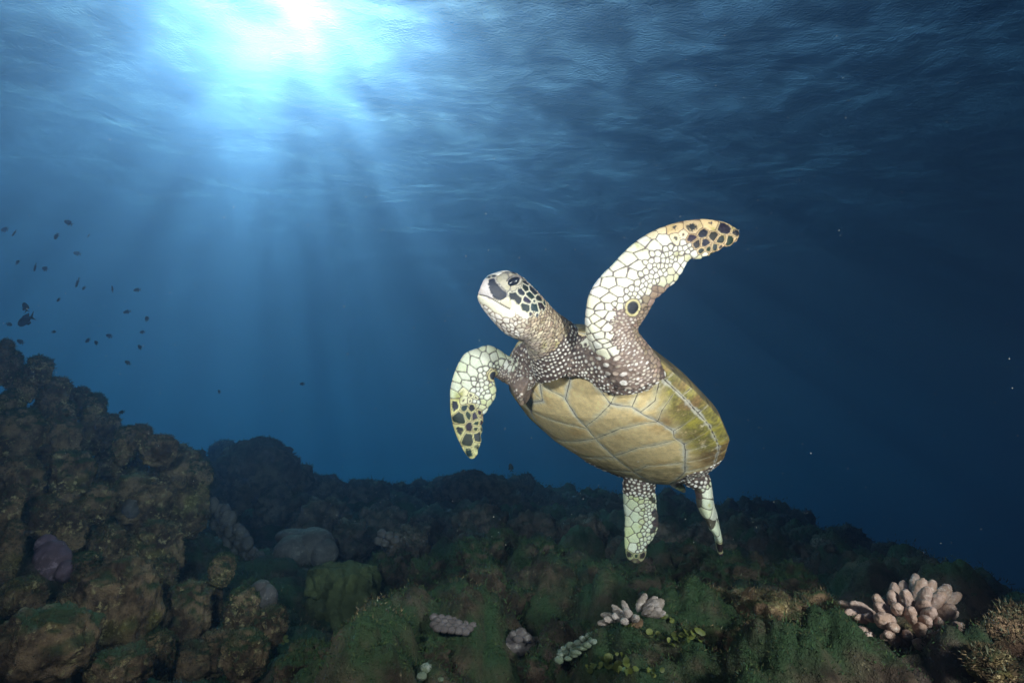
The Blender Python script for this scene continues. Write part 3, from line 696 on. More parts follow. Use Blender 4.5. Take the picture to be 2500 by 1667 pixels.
def reef_mat(name, base=((.026, .020, .015), (.095, .070, .052)), speck=(.34, .28, .19), speck_at=.60, green=(.030, .062, .028), green_amt=1.0, patch=(.115, .080, .075), scale=1.0, bump=1.0):
    m, nt, ln = new_mat(name); out = node(nt, 'ShaderNodeOutputMaterial'); pb = node(nt, 'ShaderNodeBsdfPrincipled')
    geo = node(nt, 'ShaderNodeNewGeometry')
    def nz(sc, det=3, r=.6):
        n = node(nt, 'ShaderNodeTexNoise'); n.inputs['Scale'].default_value = sc * scale; n.inputs['Detail'].default_value = det; n.inputs['Roughness'].default_value = r
        ln.new(geo.outputs['Position'], n.inputs['Vector']); return n
    def mr(src, a, b):
        n = node(nt, 'ShaderNodeMapRange'); n.interpolation_type = 'SMOOTHSTEP'; n.inputs['From Min'].default_value = a; n.inputs['From Max'].default_value = b; ln.new(src, n.inputs['Value']); return n.outputs[0]
    def mix(f, a, b):
        n = node(nt, 'ShaderNodeMix'); n.data_type = 'RGBA'
        if isinstance(f, float): n.inputs[0].default_value = f
        else: ln.new(f, n.inputs[0])
        for k, v in ((6, a), (7, b)):
            if isinstance(v, tuple): n.inputs[k].default_value = (*v, 1)
            else: ln.new(v, n.inputs[k])
        return n.outputs[2]
    n_mid, n_big, n_fine, n_sp = nz(14, 4), nz(4.5, 3), nz(150, 2), nz(48, 5, .75)
    c = mix(mr(n_mid.outputs[0], .38, .62), *base)
    c = mix(mr(n_big.outputs[0], .56, .68), c, patch)
    sp = node(nt, 'ShaderNodeMath', operation='MULTIPLY'); ln.new(mr(n_sp.outputs[0], speck_at, speck_at + .10), sp.inputs[0]); ln.new(mr(nz(9, 3).outputs[0], .42, .60), sp.inputs[1])
    c = mix(sp.outputs[0], c, speck)
    sx = node(nt, 'ShaderNodeSeparateXYZ'); ln.new(geo.outputs['Normal'], sx.inputs[0])
    up = node(nt, 'ShaderNodeMath', operation='MULTIPLY'); ln.new(mr(sx.outputs[2], .05, .75), up.inputs[0]); ln.new(mr(nz(6, 4).outputs[0], .36, .58), up.inputs[1])
    up2 = node(nt, 'ShaderNodeMath', operation='MULTIPLY'); ln.new(up.outputs[0], up2.inputs[0]); up2.inputs[1].default_value = green_amt
    c = mix(up2.outputs[0], c, green)
    ln.new(c, pb.inputs['Base Color']); pb.inputs['Roughness'].default_value = .85; pb.inputs['Specular IOR Level'].default_value = .15
    b1 = node(nt, 'ShaderNodeBump'); b1.inputs['Strength'].default_value = bump; b1.inputs['Distance'].default_value = .022; ln.new(n_sp.outputs[0], b1.inputs['Height'])
    ln.new(b1.outputs[0], pb.inputs['Normal']); ln.new(pb.outputs[0], out.inputs['Surface']); return m
def coral_mat(name, base, tip, tan, scale=1.0, relief=.35):
    return reef_mat(name, base=(base, tan), speck=tip, speck_at=.52, green=tuple(x * .8 for x in base), green_amt=.15, patch=tan, scale=scale, bump=relief)
M_REEF = reef_mat('reef_rock')
M_LOBE = reef_mat('lobe_coral', base=((.075, .045, .030), (.33, .215, .135)), speck=(.56, .45, .25), speck_at=.52, green=(.060, .088, .038), patch=(.20, .165, .055))
M_FAR = reef_mat('far_reef', base=((.05, .038, .036), (.17, .13, .115)), green=(.060, .080, .064), green_amt=.6)
M_GREY = coral_mat('grey_coral', (.12, .105, .11), (.22, .20, .20), (.08, .068, .07), 1.5, .4)
M_PURPLE = coral_mat('purple_coral', (.17, .11, .155), (.30, .21, .27), (.12, .075, .095))
M_GREENC = coral_mat('green_coral', (.085, .10, .045), (.12, .14, .07), (.060, .070, .030), 1.2, .6)
M_PINK = coral_mat('pink_coral', (.46, .335, .295), (.68, .58, .53), (.36, .245, .19), 2.2, .35)
M_WHITEC = coral_mat('pale_coral', (.30, .265, .255), (.46, .42, .41), (.20, .17, .15), 2.2, .35)
M_MINT = coral_mat('pale_green_coral', (.17, .21, .18), (.28, .31, .28), (.10, .13, .085), 1.0, .5)

reef = mesh_obj('reef_floor', GV, GF, M_REEF)
tag(reef, 'lumpy dark reef floor furred with algae, sloping into deep water', 'reef', kind='structure')
RBV = BVHTree.FromPolygons([tuple(p) for p in GV], [tuple(int(i) for i in q) for q in GF])
def ground(px, py):
    d = Vector(at(px, py, 1.0)).normalized(); r = RBV.ray_cast(Vector((0, 0, 0)), d)
    return (np.array(r[0]), np.array(r[1])) if r[0] is not None else (None, None)
def ground_z(x, y):
    r = RBV.ray_cast(Vector((x, y, 3.0)), Vector((0, 0, -1))); return r[0].z if r[0] is not None else -1.0

def ico(sub):
    bm = bmesh.new(); bmesh.ops.create_icosphere(bm, subdivisions=sub, radius=1.0)
    V = np.array([v.co[:] for v in bm.verts]); F = np.array([[v.index for v in f.verts] for f in bm.faces]); bm.free(); return V, F
ICO = {k: ico(k) for k in (2, 3, 4, 5)}
SOLID = [(GV, GF)]
TURF = []                                               # (points, normals, size, colour palette, density)
def frame(up, spin):
    up = np.asarray(up, float) / np.linalg.norm(up); a = np.cross(up, (.3, .9, .1)); a /= np.linalg.norm(a); b = np.cross(up, a)
    c, s = math.cos(spin), math.sin(spin); return np.stack([a * c + b * s, -a * s + b * c, up], 1)
def vnormals(V, F):
    fn = np.cross(V[F[:, 1]] - V[F[:, 0]], V[F[:, 2]] - V[F[:, 0]]); n = np.zeros_like(V)
    for k in range(3): np.add.at(n, F[:, k], fn)
    return n / (np.linalg.norm(n, axis=1)[:, None] + 1e-12)
def blob_mesh(c, radii, up=(0, 0, 1), spin=0.0, sub=4, rough=.22, freq=1.0, knob=.0, knobf=6.0, flat=1.0, seed=0):
    V, F = ICO[sub]; D = V.copy()
    if flat != 1.0: D = np.sign(D) * np.abs(D) ** flat; D = D / np.maximum(np.abs(D).max(), 1e-9)
    M = frame(up, spin) * np.asarray(radii)[None]; W = D @ M.T; R0 = min(radii)
    Q = V / 1.0 * np.asarray(radii) / R0 + seed * 7.31
    amp = rough * (fbm(Q * 1.3 * freq, 4, 2.1, .55)) + knob * ((1 - np.minimum(worley(Q * knobf), 1) ** 2) - .5)
    if knob > 0 and sub > 3: amp = amp + .38 * knob * ((1 - np.minimum(worley(Q * knobf * 2.9 + 4), 1) ** 2) - .5)
    nrm = (V @ (frame(up, spin) / np.asarray(radii)[None]).T); nrm /= np.linalg.norm(nrm, axis=1)[:, None]
    W = W + nrm * (amp * R0)[:, None]
    return W + np.asarray(c), F
def blob(name, parent, c, radii, mat, turf=None, solid=False, **k):
    V, F = blob_mesh(c, radii, **k); o = np.array(parent.location) if parent else np.zeros(3)
    ob = mesh_obj(name, V - o, F, mat, parent)
    if solid: SOLID.append((V, F))
    if turf: TURF.append((V, vnormals(V, F), *turf))
    return ob
PAL_BROWN = [(.085, .060, .036), (.14, .10, .06), (.075, .062, .034), (.21, .155, .09), (.07, .09, .045), (.15, .16, .11)]
PAL_GREEN = [(.030, .070, .030), (.042, .088, .034), (.062, .092, .032), (.030, .060, .040), (.070, .074, .036)]
PAL_FAR = [(.060, .055, .050), (.050, .055, .045), (.08, .066, .058), (.045, .06, .048)]
rg = np.random.RandomState(21)

# ---- lobe corals of the steep slope: colonies of upright lobes
SLOPE = [((20,905),3,2.35,'brown lobe coral crowning the steep reef slope, tallest lobes against open water'),
         ((110,1010),4,2.45,'brown lobe coral just below the crest of the steep slope with cleft lobes'),
         ((235,1040),4,2.75,'small lobed coral on the descending edge of the steep slope'),
         ((60,1120),4,1.95,'broad mossy lobe coral with yellow green flecks on the steep slope'),
         ((190,1150),4,2.2,'pair of thick olive lobes with mossy rims on the steep slope'),
         ((330,1150),5,2.5,'rounded lobe coral with green furred rims stepping down the slope'),
         ((445,1215),4,2.75,'dark lobe coral with bright green moss where the slope meets the ridge'),
         ((60,1290),5,1.65,'knobbly pinkish brown lobe coral beside the purple coral lump'),
         ((260,1270),5,1.85,'upright lobe coral cluster with deep black clefts in mid slope'),
         ((390,1330),5,1.9,'tan speckled lobe coral beside the grey finger coral'),
         ((70,1540),5,1.3,'dark brown lobe coral filling the foot of the steep slope'),
         ((270,1500),5,1.4,'large wedge shaped lobe coral with mossy shoulder and rusty face'),
         ((460,1480),5,1.55,'olive lobe coral with pale speckled knobs near the slope foot'),
         ((610,1570),5,1.4,'mossy lobe coral bordering the green coral head'),
         ((420,1620),4,1.2,'low brown lobe coral at the bottom of the slope with dark hollows')]
LOBES = [(10,885,22,60),(32,905,18,50),(62,940,26,45),(93,906,28,34),(133,962,32,40),(144,1008,32,30),(186,985,32,38),(229,996,24,34),(42,1064,50,66),(141,1081,48,66),(226,1058,34,54),(265,1053,20,42),(305,1087,28,46),(339,1070,28,32),(389,1098,38,34),
 (45,1171,44,54),(164,1171,58,72),(293,1149,60,66),(429,1154,56,64),(345,1228,66,70),(451,1240,52,74),(17,1262,24,78),(102,1262,32,48),(169,1290,36,60),(260,1335,40,50),(389,1346,52,74),(316,1346,28,38),(293,1487,82,116),(451,1516,56,90),(593,1499,46,62),(542,1391,28,38),
 (113,1572,100,82),(56,1459,46,46),(293,1628,72,46),(468,1617,46,46),(598,1600,60,56),(395,1403,32,42),(508,1476,32,58),(23,1346,26,74),(232,1230,38,50),(205,1400,36,48),(180,1480,34,44),(20,1000,28,50),(100,1020,30,44),(480,1165,34,40),(530,1590,36,50),(380,1600,40,56),(660,1530,38,46)]
ROOTS = []
for (px, py), n, dd, lab in SLOPE:
    g, nn = ground(px, py); g = at(px, py, dd) if g is None or abs(project(g)[2] - dd) > .6 else g
    root = empty('lobe_coral', tuple(g)); tag(root, lab, 'coral', 'lobe corals on the steep slope'); ROOTS.append(root)
for j, (px, py, w, h) in enumerate(LOBES):
    own = min(range(len(SLOPE)), key=lambda q: math.dist((px, py), SLOPE[q][0])); root = ROOTS[own]
    ds = [project(g)[2] for g in (ground(px, py + h * .3)[0], ground(px, py)[0], ground(px, py + h)[0]) if g is not None] or [SLOPE[own][2]]
    d = min(max(min(ds), SLOPE[own][2] - .45), SLOPE[own][2] + .6) - .02; f = d / FPX; lean = rg.uniform(-.22, .10)
    blob('lobe', root, at(px, py, d), (w * f * .92, w * f * rg.uniform(.7, .95), h * f * .97), M_LOBE, up=(lean, rg.uniform(-.12, .18), 1), spin=rg.uniform(-.35, .35) + (1.57 if rg.rand() < .0 else 0), sub=5, rough=.36, freq=1.5, knob=.22, knobf=2.0, flat=.80, seed=j * 3 + 1, solid=True,
         turf=(.0052 * d ** .7, PAL_BROWN if rg.rand() < .6 else PAL_GREEN, 5200))

# ---- mounds of the ridge and the middle ground
MOUND_GROUPS = {
 'far': ('dark rounded reef mound on the far ridge against blue water', 'mounds on the far ridge'),
 'mid': ('low dark reef mound between the ridge and the mossy foreground', 'mounds in the middle of the reef'),
 'moss': ('moss green furred reef mound in the foreground of the reef', 'mossy mounds in the foreground'),
 'brown': ('brown turf covered boulder below the pink cauliflower coral', 'brown boulders by the cauliflower coral')}
MOUNDS = [(880,1200,4.8,70,34,'far'),(960,1205,5.6,60,30,'far'),(1030,1200,6.0,60,26,'far'),(1070,1208,5.2,70,34,'far'),(1240,1225,5.0,60,34,'far'),(1330,1235,5.2,70,34,'far'),(1420,1250,5.4,70,36,'far'),(1480,1262,4.6,80,40,'far'),(1660,1290,4.8,70,40,'far'),
 (1760,1270,5.4,80,40,'far'),(1855,1262,5.4,60,36,'far'),(1940,1290,5.0,70,34,'far'),(2060,1318,4.6,60,30,'far'),(2170,1365,3.8,60,34,'far'),(2290,1410,3.4,60,34,'far'),(470,1150,3.6,50,46,'far'),(720,1180,4.4,60,44,'far'),(790,1195,4.6,60,36,'far'),
 (560,1180,4.0,60,50,'mid'),(690,1230,3.6,70,46,'mid'),(790,1262,3.3,80,46,'mid'),(930,1270,3.4,70,44,'mid'),(1060,1290,3.2,80,46,'mid'),(1180,1290,3.3,90,50,'mid'),(1300,1300,3.2,80,44,'mid'),(1420,1310,3.2,80,44,'mid'),(1600,1320,3.2,80,44,'mid'),(1720,1330,3.0,80,44,'mid'),(1860,1340,3.2,90,44,'mid'),(2000,1370,3.0,90,46,'mid'),(1000,1330,2.8,60,38,'mid'),(860,1310,3.0,60,36,'mid'),(1540,1350,2.8,70,40,'mid'),(1640,1240,5.6,50,40,'far'),
 (960,1390,2.3,80,44,'moss'),(1060,1400,2.3,70,40,'moss'),(1180,1370,2.4,90,56,'moss'),(1310,1370,2.5,80,50,'moss'),(1380,1400,2.3,70,46,'moss'),(1180,1460,1.9,110,60,'moss'),(1290,1480,1.85,80,48,'moss'),(1440,1440,2.0,100,58,'moss'),(1560,1420,2.1,90,50,'moss'),(1680,1400,2.3,100,56,'moss'),(1800,1410,2.2,110,54,'moss'),
 (1920,1430,2.1,90,50,'moss'),(1000,1480,1.8,70,44,'moss'),(880,1600,1.35,110,60,'moss'),(1020,1610,1.35,90,50,'moss'),(760,1620,1.3,90,50,'moss'),(1350,1630,1.35,100,50,'moss'),(1500,1590,1.45,100,50,'moss'),(620,1460,1.8,60,44,'moss'),(1640,1490,1.8,100,50,'moss'),
 (1760,1500,1.75,100,56,'brown'),(1880,1510,1.65,110,60,'brown'),(1700,1600,1.4,120,60,'brown'),(1850,1610,1.35,130,66,'brown'),(2000,1600,1.35,100,56,'brown'),(2120,1630,1.3,90,50,'brown'),(1990,1500,1.75,70,50,'brown'),(2300,1620,1.35,80,50,'brown'),(2400,1640,1.25,80,46,'brown')]
MOUND_OBJ = []
for k, (px, py, dd, w, h, kind) in enumerate(MOUNDS):
    g, nn = ground(px, py + h * .3); p = at(px, py, dd)
    c = p if g is None or abs(project(g)[2] - dd) > .9 else (g + p) / 2
    f = project(c)[2] / FPX; V, F = blob_mesh(c - np.array((0, 0, h * .35 * f)), (w * f * .8, w * f * .72, h * f * 1.25), spin=rg.uniform(0, 6), sub=5 if kind != 'far' else 4, rough=.60, freq=1.2, knob=.40, knobf=2.2, flat=.95, seed=100 + k)
    base_p = c - np.array((0, 0, h * f))
    o = mesh_obj('reef_mound', V - base_p, F, M_FAR if kind in ('far', 'mid') else (M_LOBE if kind == 'brown' else M_REEF)); o.location = tuple(base_p)
    tag(o, MOUND_GROUPS[kind][0], 'reef mound', MOUND_GROUPS[kind][1]); MOUND_OBJ.append(o)
    SOLID.append((V, F))
    TURF.append((V, vnormals(V, F), .0062 * project(c)[2] ** .75, {'far': PAL_FAR, 'mid': PAL_FAR, 'moss': PAL_GREEN, 'brown': PAL_BROWN}[kind], 3200 if kind in ('far', 'mid') else 6500))

# ---- the big domed bommie and single corals
BVS = [BVHTree.FromPolygons([tuple(p) for p in V], [tuple(int(i) for i in q) for q in F]) for V, F in SOLID[1:]] + [RBV]
def seen(px, py):
    d = Vector(at(px, py, 1.0)).normalized(); best = None
    for b in BVS:
        r = b.ray_cast(Vector((0, 0, 0)), d)
        if r[0] is not None and (best is None or r[3] < best): best = r[3]
    return None if best is None else project(np.array(d * best))[2]
LANDMARKS = []
def single(name, label, cat, px, py, d, items, mat, group=None, part='lobe', turf=None, fit=True, **kw):
    if fit:
        ds = [q for q in (seen(px, py), seen(px - 25, py), seen(px + 25, py), seen(px, py - 15), seen(px, py + 15)) if q is not None]
        if ds: d = min(min(ds) + .02, d + 1.0)
    base = at(px, py, d); root = empty(name, tuple(base)); tag(root, label, cat, group); f = d / FPX
    for j, (x, y, dz, w, dp, h) in enumerate(items):
        c = at(x, y, d + dz); k2 = dict(sub=4, rough=.14, freq=1.0, knob=0.0, seed=300 + j + int(px)); k2.update(kw)
        if 'spin' not in k2: k2['spin'] = rg.uniform(0, 6)
        blob(part, root, c, (w * f, dp * f, h * f), mat, turf=turf, **k2)
    return root
single('coral_bommie', 'big domed coral bommie rising above the far ridge, furred and dark', 'coral', 625, 1150, 4.2, [(630,1150,0,92,80,76),(585,1165,-.1,58,60,60),(680,1165,.05,52,50,60),(640,1110,.1,56,56,40)], M_FAR, fit=False, part='dome', sub=5, rough=.35, knob=.10, knobf=3.0, turf=(.014, PAL_FAR, 6000))
single('coral_bommie', 'small hazy coral bommie standing behind the big domed bommie', 'coral', 545, 1110, 5.6, [(545,1110,0,32,34,36)], M_FAR, fit=False, part='dome', rough=.3, knob=.1, turf=(.025, PAL_FAR, 1500))
single('coral_bommie', 'wide craggy coral mound topping the far ridge below the front flipper', 'coral', 1150, 1190, 4.6, [(1150,1192,0,84,60,36),(1110,1200,0,54,50,30),(1200,1200,0.1,60,50,28),(1150,1170,0,40,34,18)], M_FAR, fit=False, part='dome', sub=5, rough=.45, knob=.28, knobf=4.0, turf=(.015, PAL_FAR, 4000))
single('coral_bommie', 'flat topped dark coral block beside the craggy mound on the ridge', 'coral', 1275, 1185, 5.6, [(1275,1188,0,34,36,26)], M_FAR, fit=False, part='dome', rough=.4, knob=.3, knobf=4, turf=(.024, PAL_FAR, 1500))
single('massive_coral', 'smooth grey purple massive coral with rounded overlapping lobes', 'coral', 735, 1345, 2.55, [(765,1335,.05,52,50,46),(715,1350,-.02,46,44,42),(690,1372,-.05,26,30,32),(720,1310,.1,50,40,20),(790,1350,0,34,36,34)], M_GREY, rough=.10, flat=.92)
FING = [(x, y, dz, w, w, w * 1.5) for x, y, dz, w in [(524+rg.uniform(-6,6)+ i*9.5 + (j-1)*20, 1236 + i*14 + abs(j-1)*8 + rg.uniform(-6,6), -.04*j + rg.uniform(-.03,.03), rg.uniform(10,15)) for i in range(12) for j in range(3)]]
single('finger_coral', 'grey finger coral running down the slope beside the mossy lobes', 'coral', 570, 1330, 2.3, FING, M_GREY, part='finger', sub=3, rough=.12, up=(.25, -.45, 1))
single('boulder_coral', 'broad smooth olive green coral head with white nibbled rim', 'coral', 835, 1470, 1.75, [(832,1472,0,100,60,92),(800,1420,.02,52,40,44),(880,1430,.02,50,40,50)], M_GREENC, part='lobe', sub=5, rough=.34, freq=1.6, knob=.08, knobf=3, flat=.86, turf=(.006, PAL_GREEN, 3500))
single('encrusting_coral', 'white frosted crust on the shoulder of the green coral head', 'coral', 770, 1408, 1.68, [(758,1418,0,14,10,9),(788,1396,0,13,9,9),(815,1390,0,15,9,9),(768,1440,-.02,11,8,7),(940,1440,-.02,16,8,8)], M_WHITEC, part='crust', sub=3, rough=.3, knob=.3)
single('knob_coral', 'small knobbly grey coral on the dark middle reef', 'coral', 955, 1318, 2.6, [(x, y, 0, 12, 12, 11) for x, y in ((932,1302),(950,1308),(966,1318),(984,1322),(940,1325),(960,1335),(1000,1330),(925,1320))], M_GREY, part='knob', sub=3, rough=.2)
NOD = [(1060 + i*17 + (j % 2)*8, 1506 + j*9 + i*2.2, 0.0 + j*-.015, 11.5, 11.5, 9) for j in range(4) for i in range(5 + (j < 3))]
single('plate_coral', 'grey nodular plate coral with mossy top jutting from the reef', 'coral', 1110, 1520, 1.62, [(1105,1524,.06,66,44,15)] + NOD, M_GREY, part='nodule', sub=3, rough=.16)
single('plate_coral', 'smooth rimmed grey plate coral with a pale nodular patch on top', 'coral', 1255, 1565, 1.5, [(1255,1572,.02,56,40,26),(1272,1545,0,16,14,13),(1255,1550,0,13,12,11),(1284,1556,0,14,12,12),(1265,1560,-.03,12,10,9)], M_GREY, part='nodule', sub=4, rough=.14)
single('encrusting_coral', 'pale mint ridged coral crust lying on green turf', 'coral', 1405, 1572, 1.5, [(1368 + i*14 + rg.uniform(-5,5), 1588 - i*7 + j*12 + rg.uniform(-4,4), -.02*j, rg.uniform(8,15), 12, rg.uniform(5,9)) for i in range(7) for j in range(3) if rg.rand() < .8], M_MINT, part='ridge', sub=3, rough=.25)
single('encrusting_coral', 'small mint and white coral crust below the plate coral', 'coral', 1050, 1640, 1.3, [(1040,1632,0,16,14,12),(1062,1645,0,14,12,10),(1030,1650,-.02,14,12,9),(1075,1660,-.02,12,10,8)], M_MINT, part='ridge', sub=3, rough=.3, knob=.25)
single('massive_coral', 'two smooth rounded coral lobes above the mossy slope foot', 'coral', 640, 1440, 1.75, [(638,1432,.02,22,22,17),(652,1462,0,26,24,34)], M_GREY, part='lobe', rough=.08)
single('massive_coral', 'lumpy purple coral lump with pitted skin wedged between brown lobes', 'coral', 128, 1372, 1.5, [(125,1372,0,44,36,52),(112,1330,.02,24,22,26),(160,1395,-.02,22,20,26)], M_PURPLE, part='lobe', sub=4, rough=.2)
single('massive_coral', 'smooth grey coral cap peeping out between mossy lobes', 'coral', 322, 1240, 1.85, [(322,1238,0,24,20,28),(310,1222,.02,20,16,16)], M_GREY, part='lobe', rough=.1)
single('reef_boulder', 'encrusted rubble boulder with yellow and rusty patches beside the cauliflower coral', 'rock', 2450, 1580, 1.45, [(2462,1575,0,58,44,62),(2400,1560,.05,34,30,34),(2480,1520,.05,36,34,36),(2420,1630,-.05,46,40,40)], M_LOBE, part='lump', sub=4, rough=.4, knob=.3, knobf=3.5, turf=(.010, PAL_BROWN, 2200))

# ---- cauliflower corals: thick knobbed branches from one base
def cauliflower(label, px, py, d, pts, r0, mat, group='cauliflower corals', lean=.6):
    d = min([q for q in (seen(px, py), seen(px - 40, py), seen(px + 40, py), seen(px, py - 25)) if q is not None] + [d + .5]) + (-.03 if r0 > 50 else -.01)
    base = at(px, py, d); root = empty('cauliflower_coral', tuple(base)); tag(root, label, 'coral', group); f = d / FPX
    blob('base', root, base, (r0 * f * .6, r0 * f * .5, r0 * f * .5), M_LOBE, sub=3, rough=.25)
    for j, (x, y, dz, w) in enumerate(pts):
        tip = at(x, y, d + dz); ax = tip - base; L = np.linalg.norm(ax); ax /= L
        V1, F1_ = blob_mesh(tip - ax * w * f * 1.1, (w * f * .98, w * f * .86, w * f * 2.3), up=ax, spin=j, sub=4, rough=.20, knob=.24, knobf=1.5, seed=j + int(px))
        o = mesh_obj('branch', V1 - base, F1_, mat, root)
    return root
BIG = [(2075,1498,-.02,13),(2092,1480,0,15),(2062,1476,.06,12),(2096,1508,-.06,10),(2118,1506,-.07,9),(2092,1545,-.08,16),(2112,1556,-.1,12),(2142,1462,-.02,13),(2150,1484,-.07,16),(2155,1512,-.1,19),(2126,1570,-.09,10),
       (2185,1440,.02,15),(2205,1432,.04,13),(2180,1455,-.04,14),(2212,1455,-.06,16),(2190,1482,-.1,13),(2222,1492,-.11,13),(2228,1508,-.12,10),(2178,1530,-.12,12),(2168,1548,-.12,11),(2180,1565,-.11,12),(2158,1555,-.11,9),
       (2250,1428,.0,15),(2272,1432,.0,15),(2262,1446,-.05,14),(2258,1475,-.09,14),(2272,1494,-.11,14),(2262,1515,-.12,13),(2248,1530,-.12,13),(2252,1545,-.11,11),(2292,1458,-.05,15),(2315,1490,-.06,16),(2325,1500,-.04,12),(2290,1518,-.11,12),
       (2320,1530,-.06,14),(2340,1528,-.02,13),(2312,1535,-.08,11),(2300,1552,-.1,13),(2280,1565,-.11,14),(2310,1572,-.08,14),(2252,1578,-.1,13),(2284,1592,-.1,14),(2215,1550,-.12,11),(2235,1412,.08,12),(2310,1440,.05,15),(2335,1455,.06,13)]
cauliflower('pink cauliflower coral with many stubby branches on brown rock', 2215, 1545, 1.62, BIG, 70, M_PINK)
SMALL = [(1505,1492,0,9),(1476,1502,0,8.5),(1467,1520,-.02,7.5),(1482,1512,-.03,8),(1502,1505,-.03,9.5),(1531,1496,-.04,12),(1522,1516,-.05,9),(1552,1508,-.05,9.5),(1500,1482,.02,7),(1523,1474,.03,8),(1572,1460,.03,11),(1596,1464,.02,10),(1608,1474,.0,14),(1604,1490,-.03,10),(1588,1486,-.03,9),(1616,1496,-.02,8)]
cauliflower('small whitish cauliflower coral half buried in green turf', 1545, 1515, 1.78, SMALL, 40, M_WHITEC)

MARK = [((2215,1545),'the pink cauliflower coral'),((1545,1515),'the small whitish cauliflower coral'),((835,1470),'the broad green boulder coral'),((735,1345),'the grey purple massive coral'),((625,1120),'the big domed bommie'),((1150,1180),'the craggy ridge coral'),((1110,1520),'the nodular plate coral'),((1255,1565),'the smooth rimmed plate coral'),((1405,1572),'the mint coral crust'),((1275,1185),'the flat topped coral block'),((955,1318),'the small knobbly grey coral'),((1755,1320),'the narrow hind flipper'),((1550,1360),'the broad hind flipper')]
ORD = ['nearest', 'second nearest', 'third nearest', 'fourth nearest', 'fifth nearest', 'sixth nearest', 'seventh nearest', 'eighth nearest', 'ninth nearest']
WORDS = {'far': 'dark rounded mound on the far ridge', 'mid': 'low dark mound of the middle reef', 'moss': 'moss green furred mound', 'brown': 'brown turf covered boulder'}
_cnt = {}
for kind in WORDS:
    ms_ = [(o, (px, py)) for o, (px, py, dd, w, h, kd_) in zip(MOUND_OBJ, MOUNDS) if kd_ == kind]
    own = {}
    for o, p in ms_:
        j = min(range(len(MARK)), key=lambda q: math.dist(p, MARK[q][0])); own.setdefault(j, []).append((math.dist(p, MARK[j][0]), o))
    for j, L in own.items():
        for r_, (_, o) in enumerate(sorted(L, key=lambda z: z[0])): o['label'] = f"{WORDS[kind]}, {ORD[min(r_, 8)]} to {MARK[j][1]}"

# ---- leafy green algae
m, nt, ln = new_mat('leafy_algae'); out = node(nt, 'ShaderNodeOutputMaterial'); pb = node(nt, 'ShaderNodeBsdfPrincipled')
oi = node(nt, 'ShaderNodeObjectInfo'); cr_ = node(nt, 'ShaderNodeValToRGB'); cr_.color_ramp.elements[0].color = (.035, .055, .008, 1); cr_.color_ramp.elements[1].color = (.10, .12, .02, 1)
ln.new(oi.outputs['Random'], cr_.inputs[0]); ln.new(cr_.outputs[0], pb.inputs['Base Color']); pb.inputs['Roughness'].default_value = .6; ln.new(pb.outputs[0], out.inputs['Surface']); M_LEAF = m
_a = np.linspace(0, 2 * np.pi, 11)[:-1]
leafV = np.array([(0, 0, 0)] + [(math.cos(x) * (1 + .12 * math.sin(5 * x)), math.sin(x) * .85 + .85, .18 * math.cos(2 * x)) for x in _a] + [(0, .85, .10)])
leafF = [(1 + i, 1 + (i + 1) % 10, 11) for i in range(10)]
lm = bpy.data.meshes.new('leaf'); lm.from_pydata([tuple(v) for v in leafV], [], leafF); lm.polygons.foreach_set('use_smooth', np.ones(len(lm.polygons), bool)); lm.materials.append(M_LEAF)
for k, (px, py, d, n, w, lab) in enumerate([(1540,1524,1.66,9,11,'leafy green algae sprig in front of the small whitish coral'),(1602,1560,1.55,8,9,'leafy green algae with tiny pale flecks on dark turf'),(1655,1568,1.5,9,9,'sparse leafy green algae beside a white speck'),(1690,1560,1.5,12,11,'largest leafy green algae clump on the brown boulder'),
        (1632,1515,1.7,5,8,'tiny leafy green sprig above the algae clumps'),(1450,1636,1.3,7,9,'leafy green algae low on the green turf by the frame of moss'),(1490,1628,1.3,12,12,'dense leafy green algae rosette in the mossy foreground'),(1522,1640,1.28,10,11,'leafy green algae beside the dense rosette'),(1600,1650,1.27,10,9,'yellowish leafy algae on brown turf in the foreground'),(1515,1608,1.36,4,8,'few curled green leaves above the dense rosette'),(690,1565,1.25,8,8,'yellow green leafy tuft at the foot of the mossy lobe coral')]):
    q_ = seen(px, py); d = q_ if q_ is not None else d; base = at(px, py, d - .01); root = empty('leafy_algae', tuple(base)); tag(root, lab, 'algae', 'leafy green algae'); f = d / FPX
    for j in range(n):
        o = bpy.data.objects.new('leaf', lm); C.objects.link(o); o.parent = root
        o.location = (rg.uniform(-1, 1) * w * f * 2.2, rg.uniform(-.5, .5) * w * f * 2, rg.uniform(-.6, 1.1) * w * f * 1.3)
        o.rotation_euler = (rg.uniform(.3, 1.6), rg.uniform(-.6, .6), rg.uniform(-1.2, 1.2)); sc = w * f * rg.uniform(.55, 1.0); o.scale = (sc, sc, sc)

# ---- turf algae: short blades over everything, one mass
def blades(Pn, Nn, size, pal, out_):
    k = len(Pn); d = Nn + rg.normal(size=(k, 3)) * .55 + np.array((0, 0, .25)); d /= np.linalg.norm(d, axis=1)[:, None]
    L = size * rg.uniform(.5, 1.3, (k, 1)); sd = np.cross(d, rg.normal(size=(k, 3))); sd /= np.linalg.norm(sd, axis=1)[:, None] + 1e-9
    A = Pn - d * L * .15; tri = np.stack([A - sd * L * .13, A + sd * L * .13, A + d * L], 1)
    c = np.array(pal)[rg.randint(0, len(pal), k)] * rg.uniform(.35, 1.15, (k, 1)); out_.append((tri.reshape(-1, 3), np.repeat(c, 3, 0)))
acc = []
gi = np.arange(nr_ * nt_).reshape(nr_, nt_)[:, (np.abs(th) < math.radians(47))].ravel(); gi = gi[(np.hypot(GX[gi], GY[gi]) < 8) & (np.hypot(GX[gi], GY[gi]) > .7)]
GN = np.zeros((len(GV), 3)); 
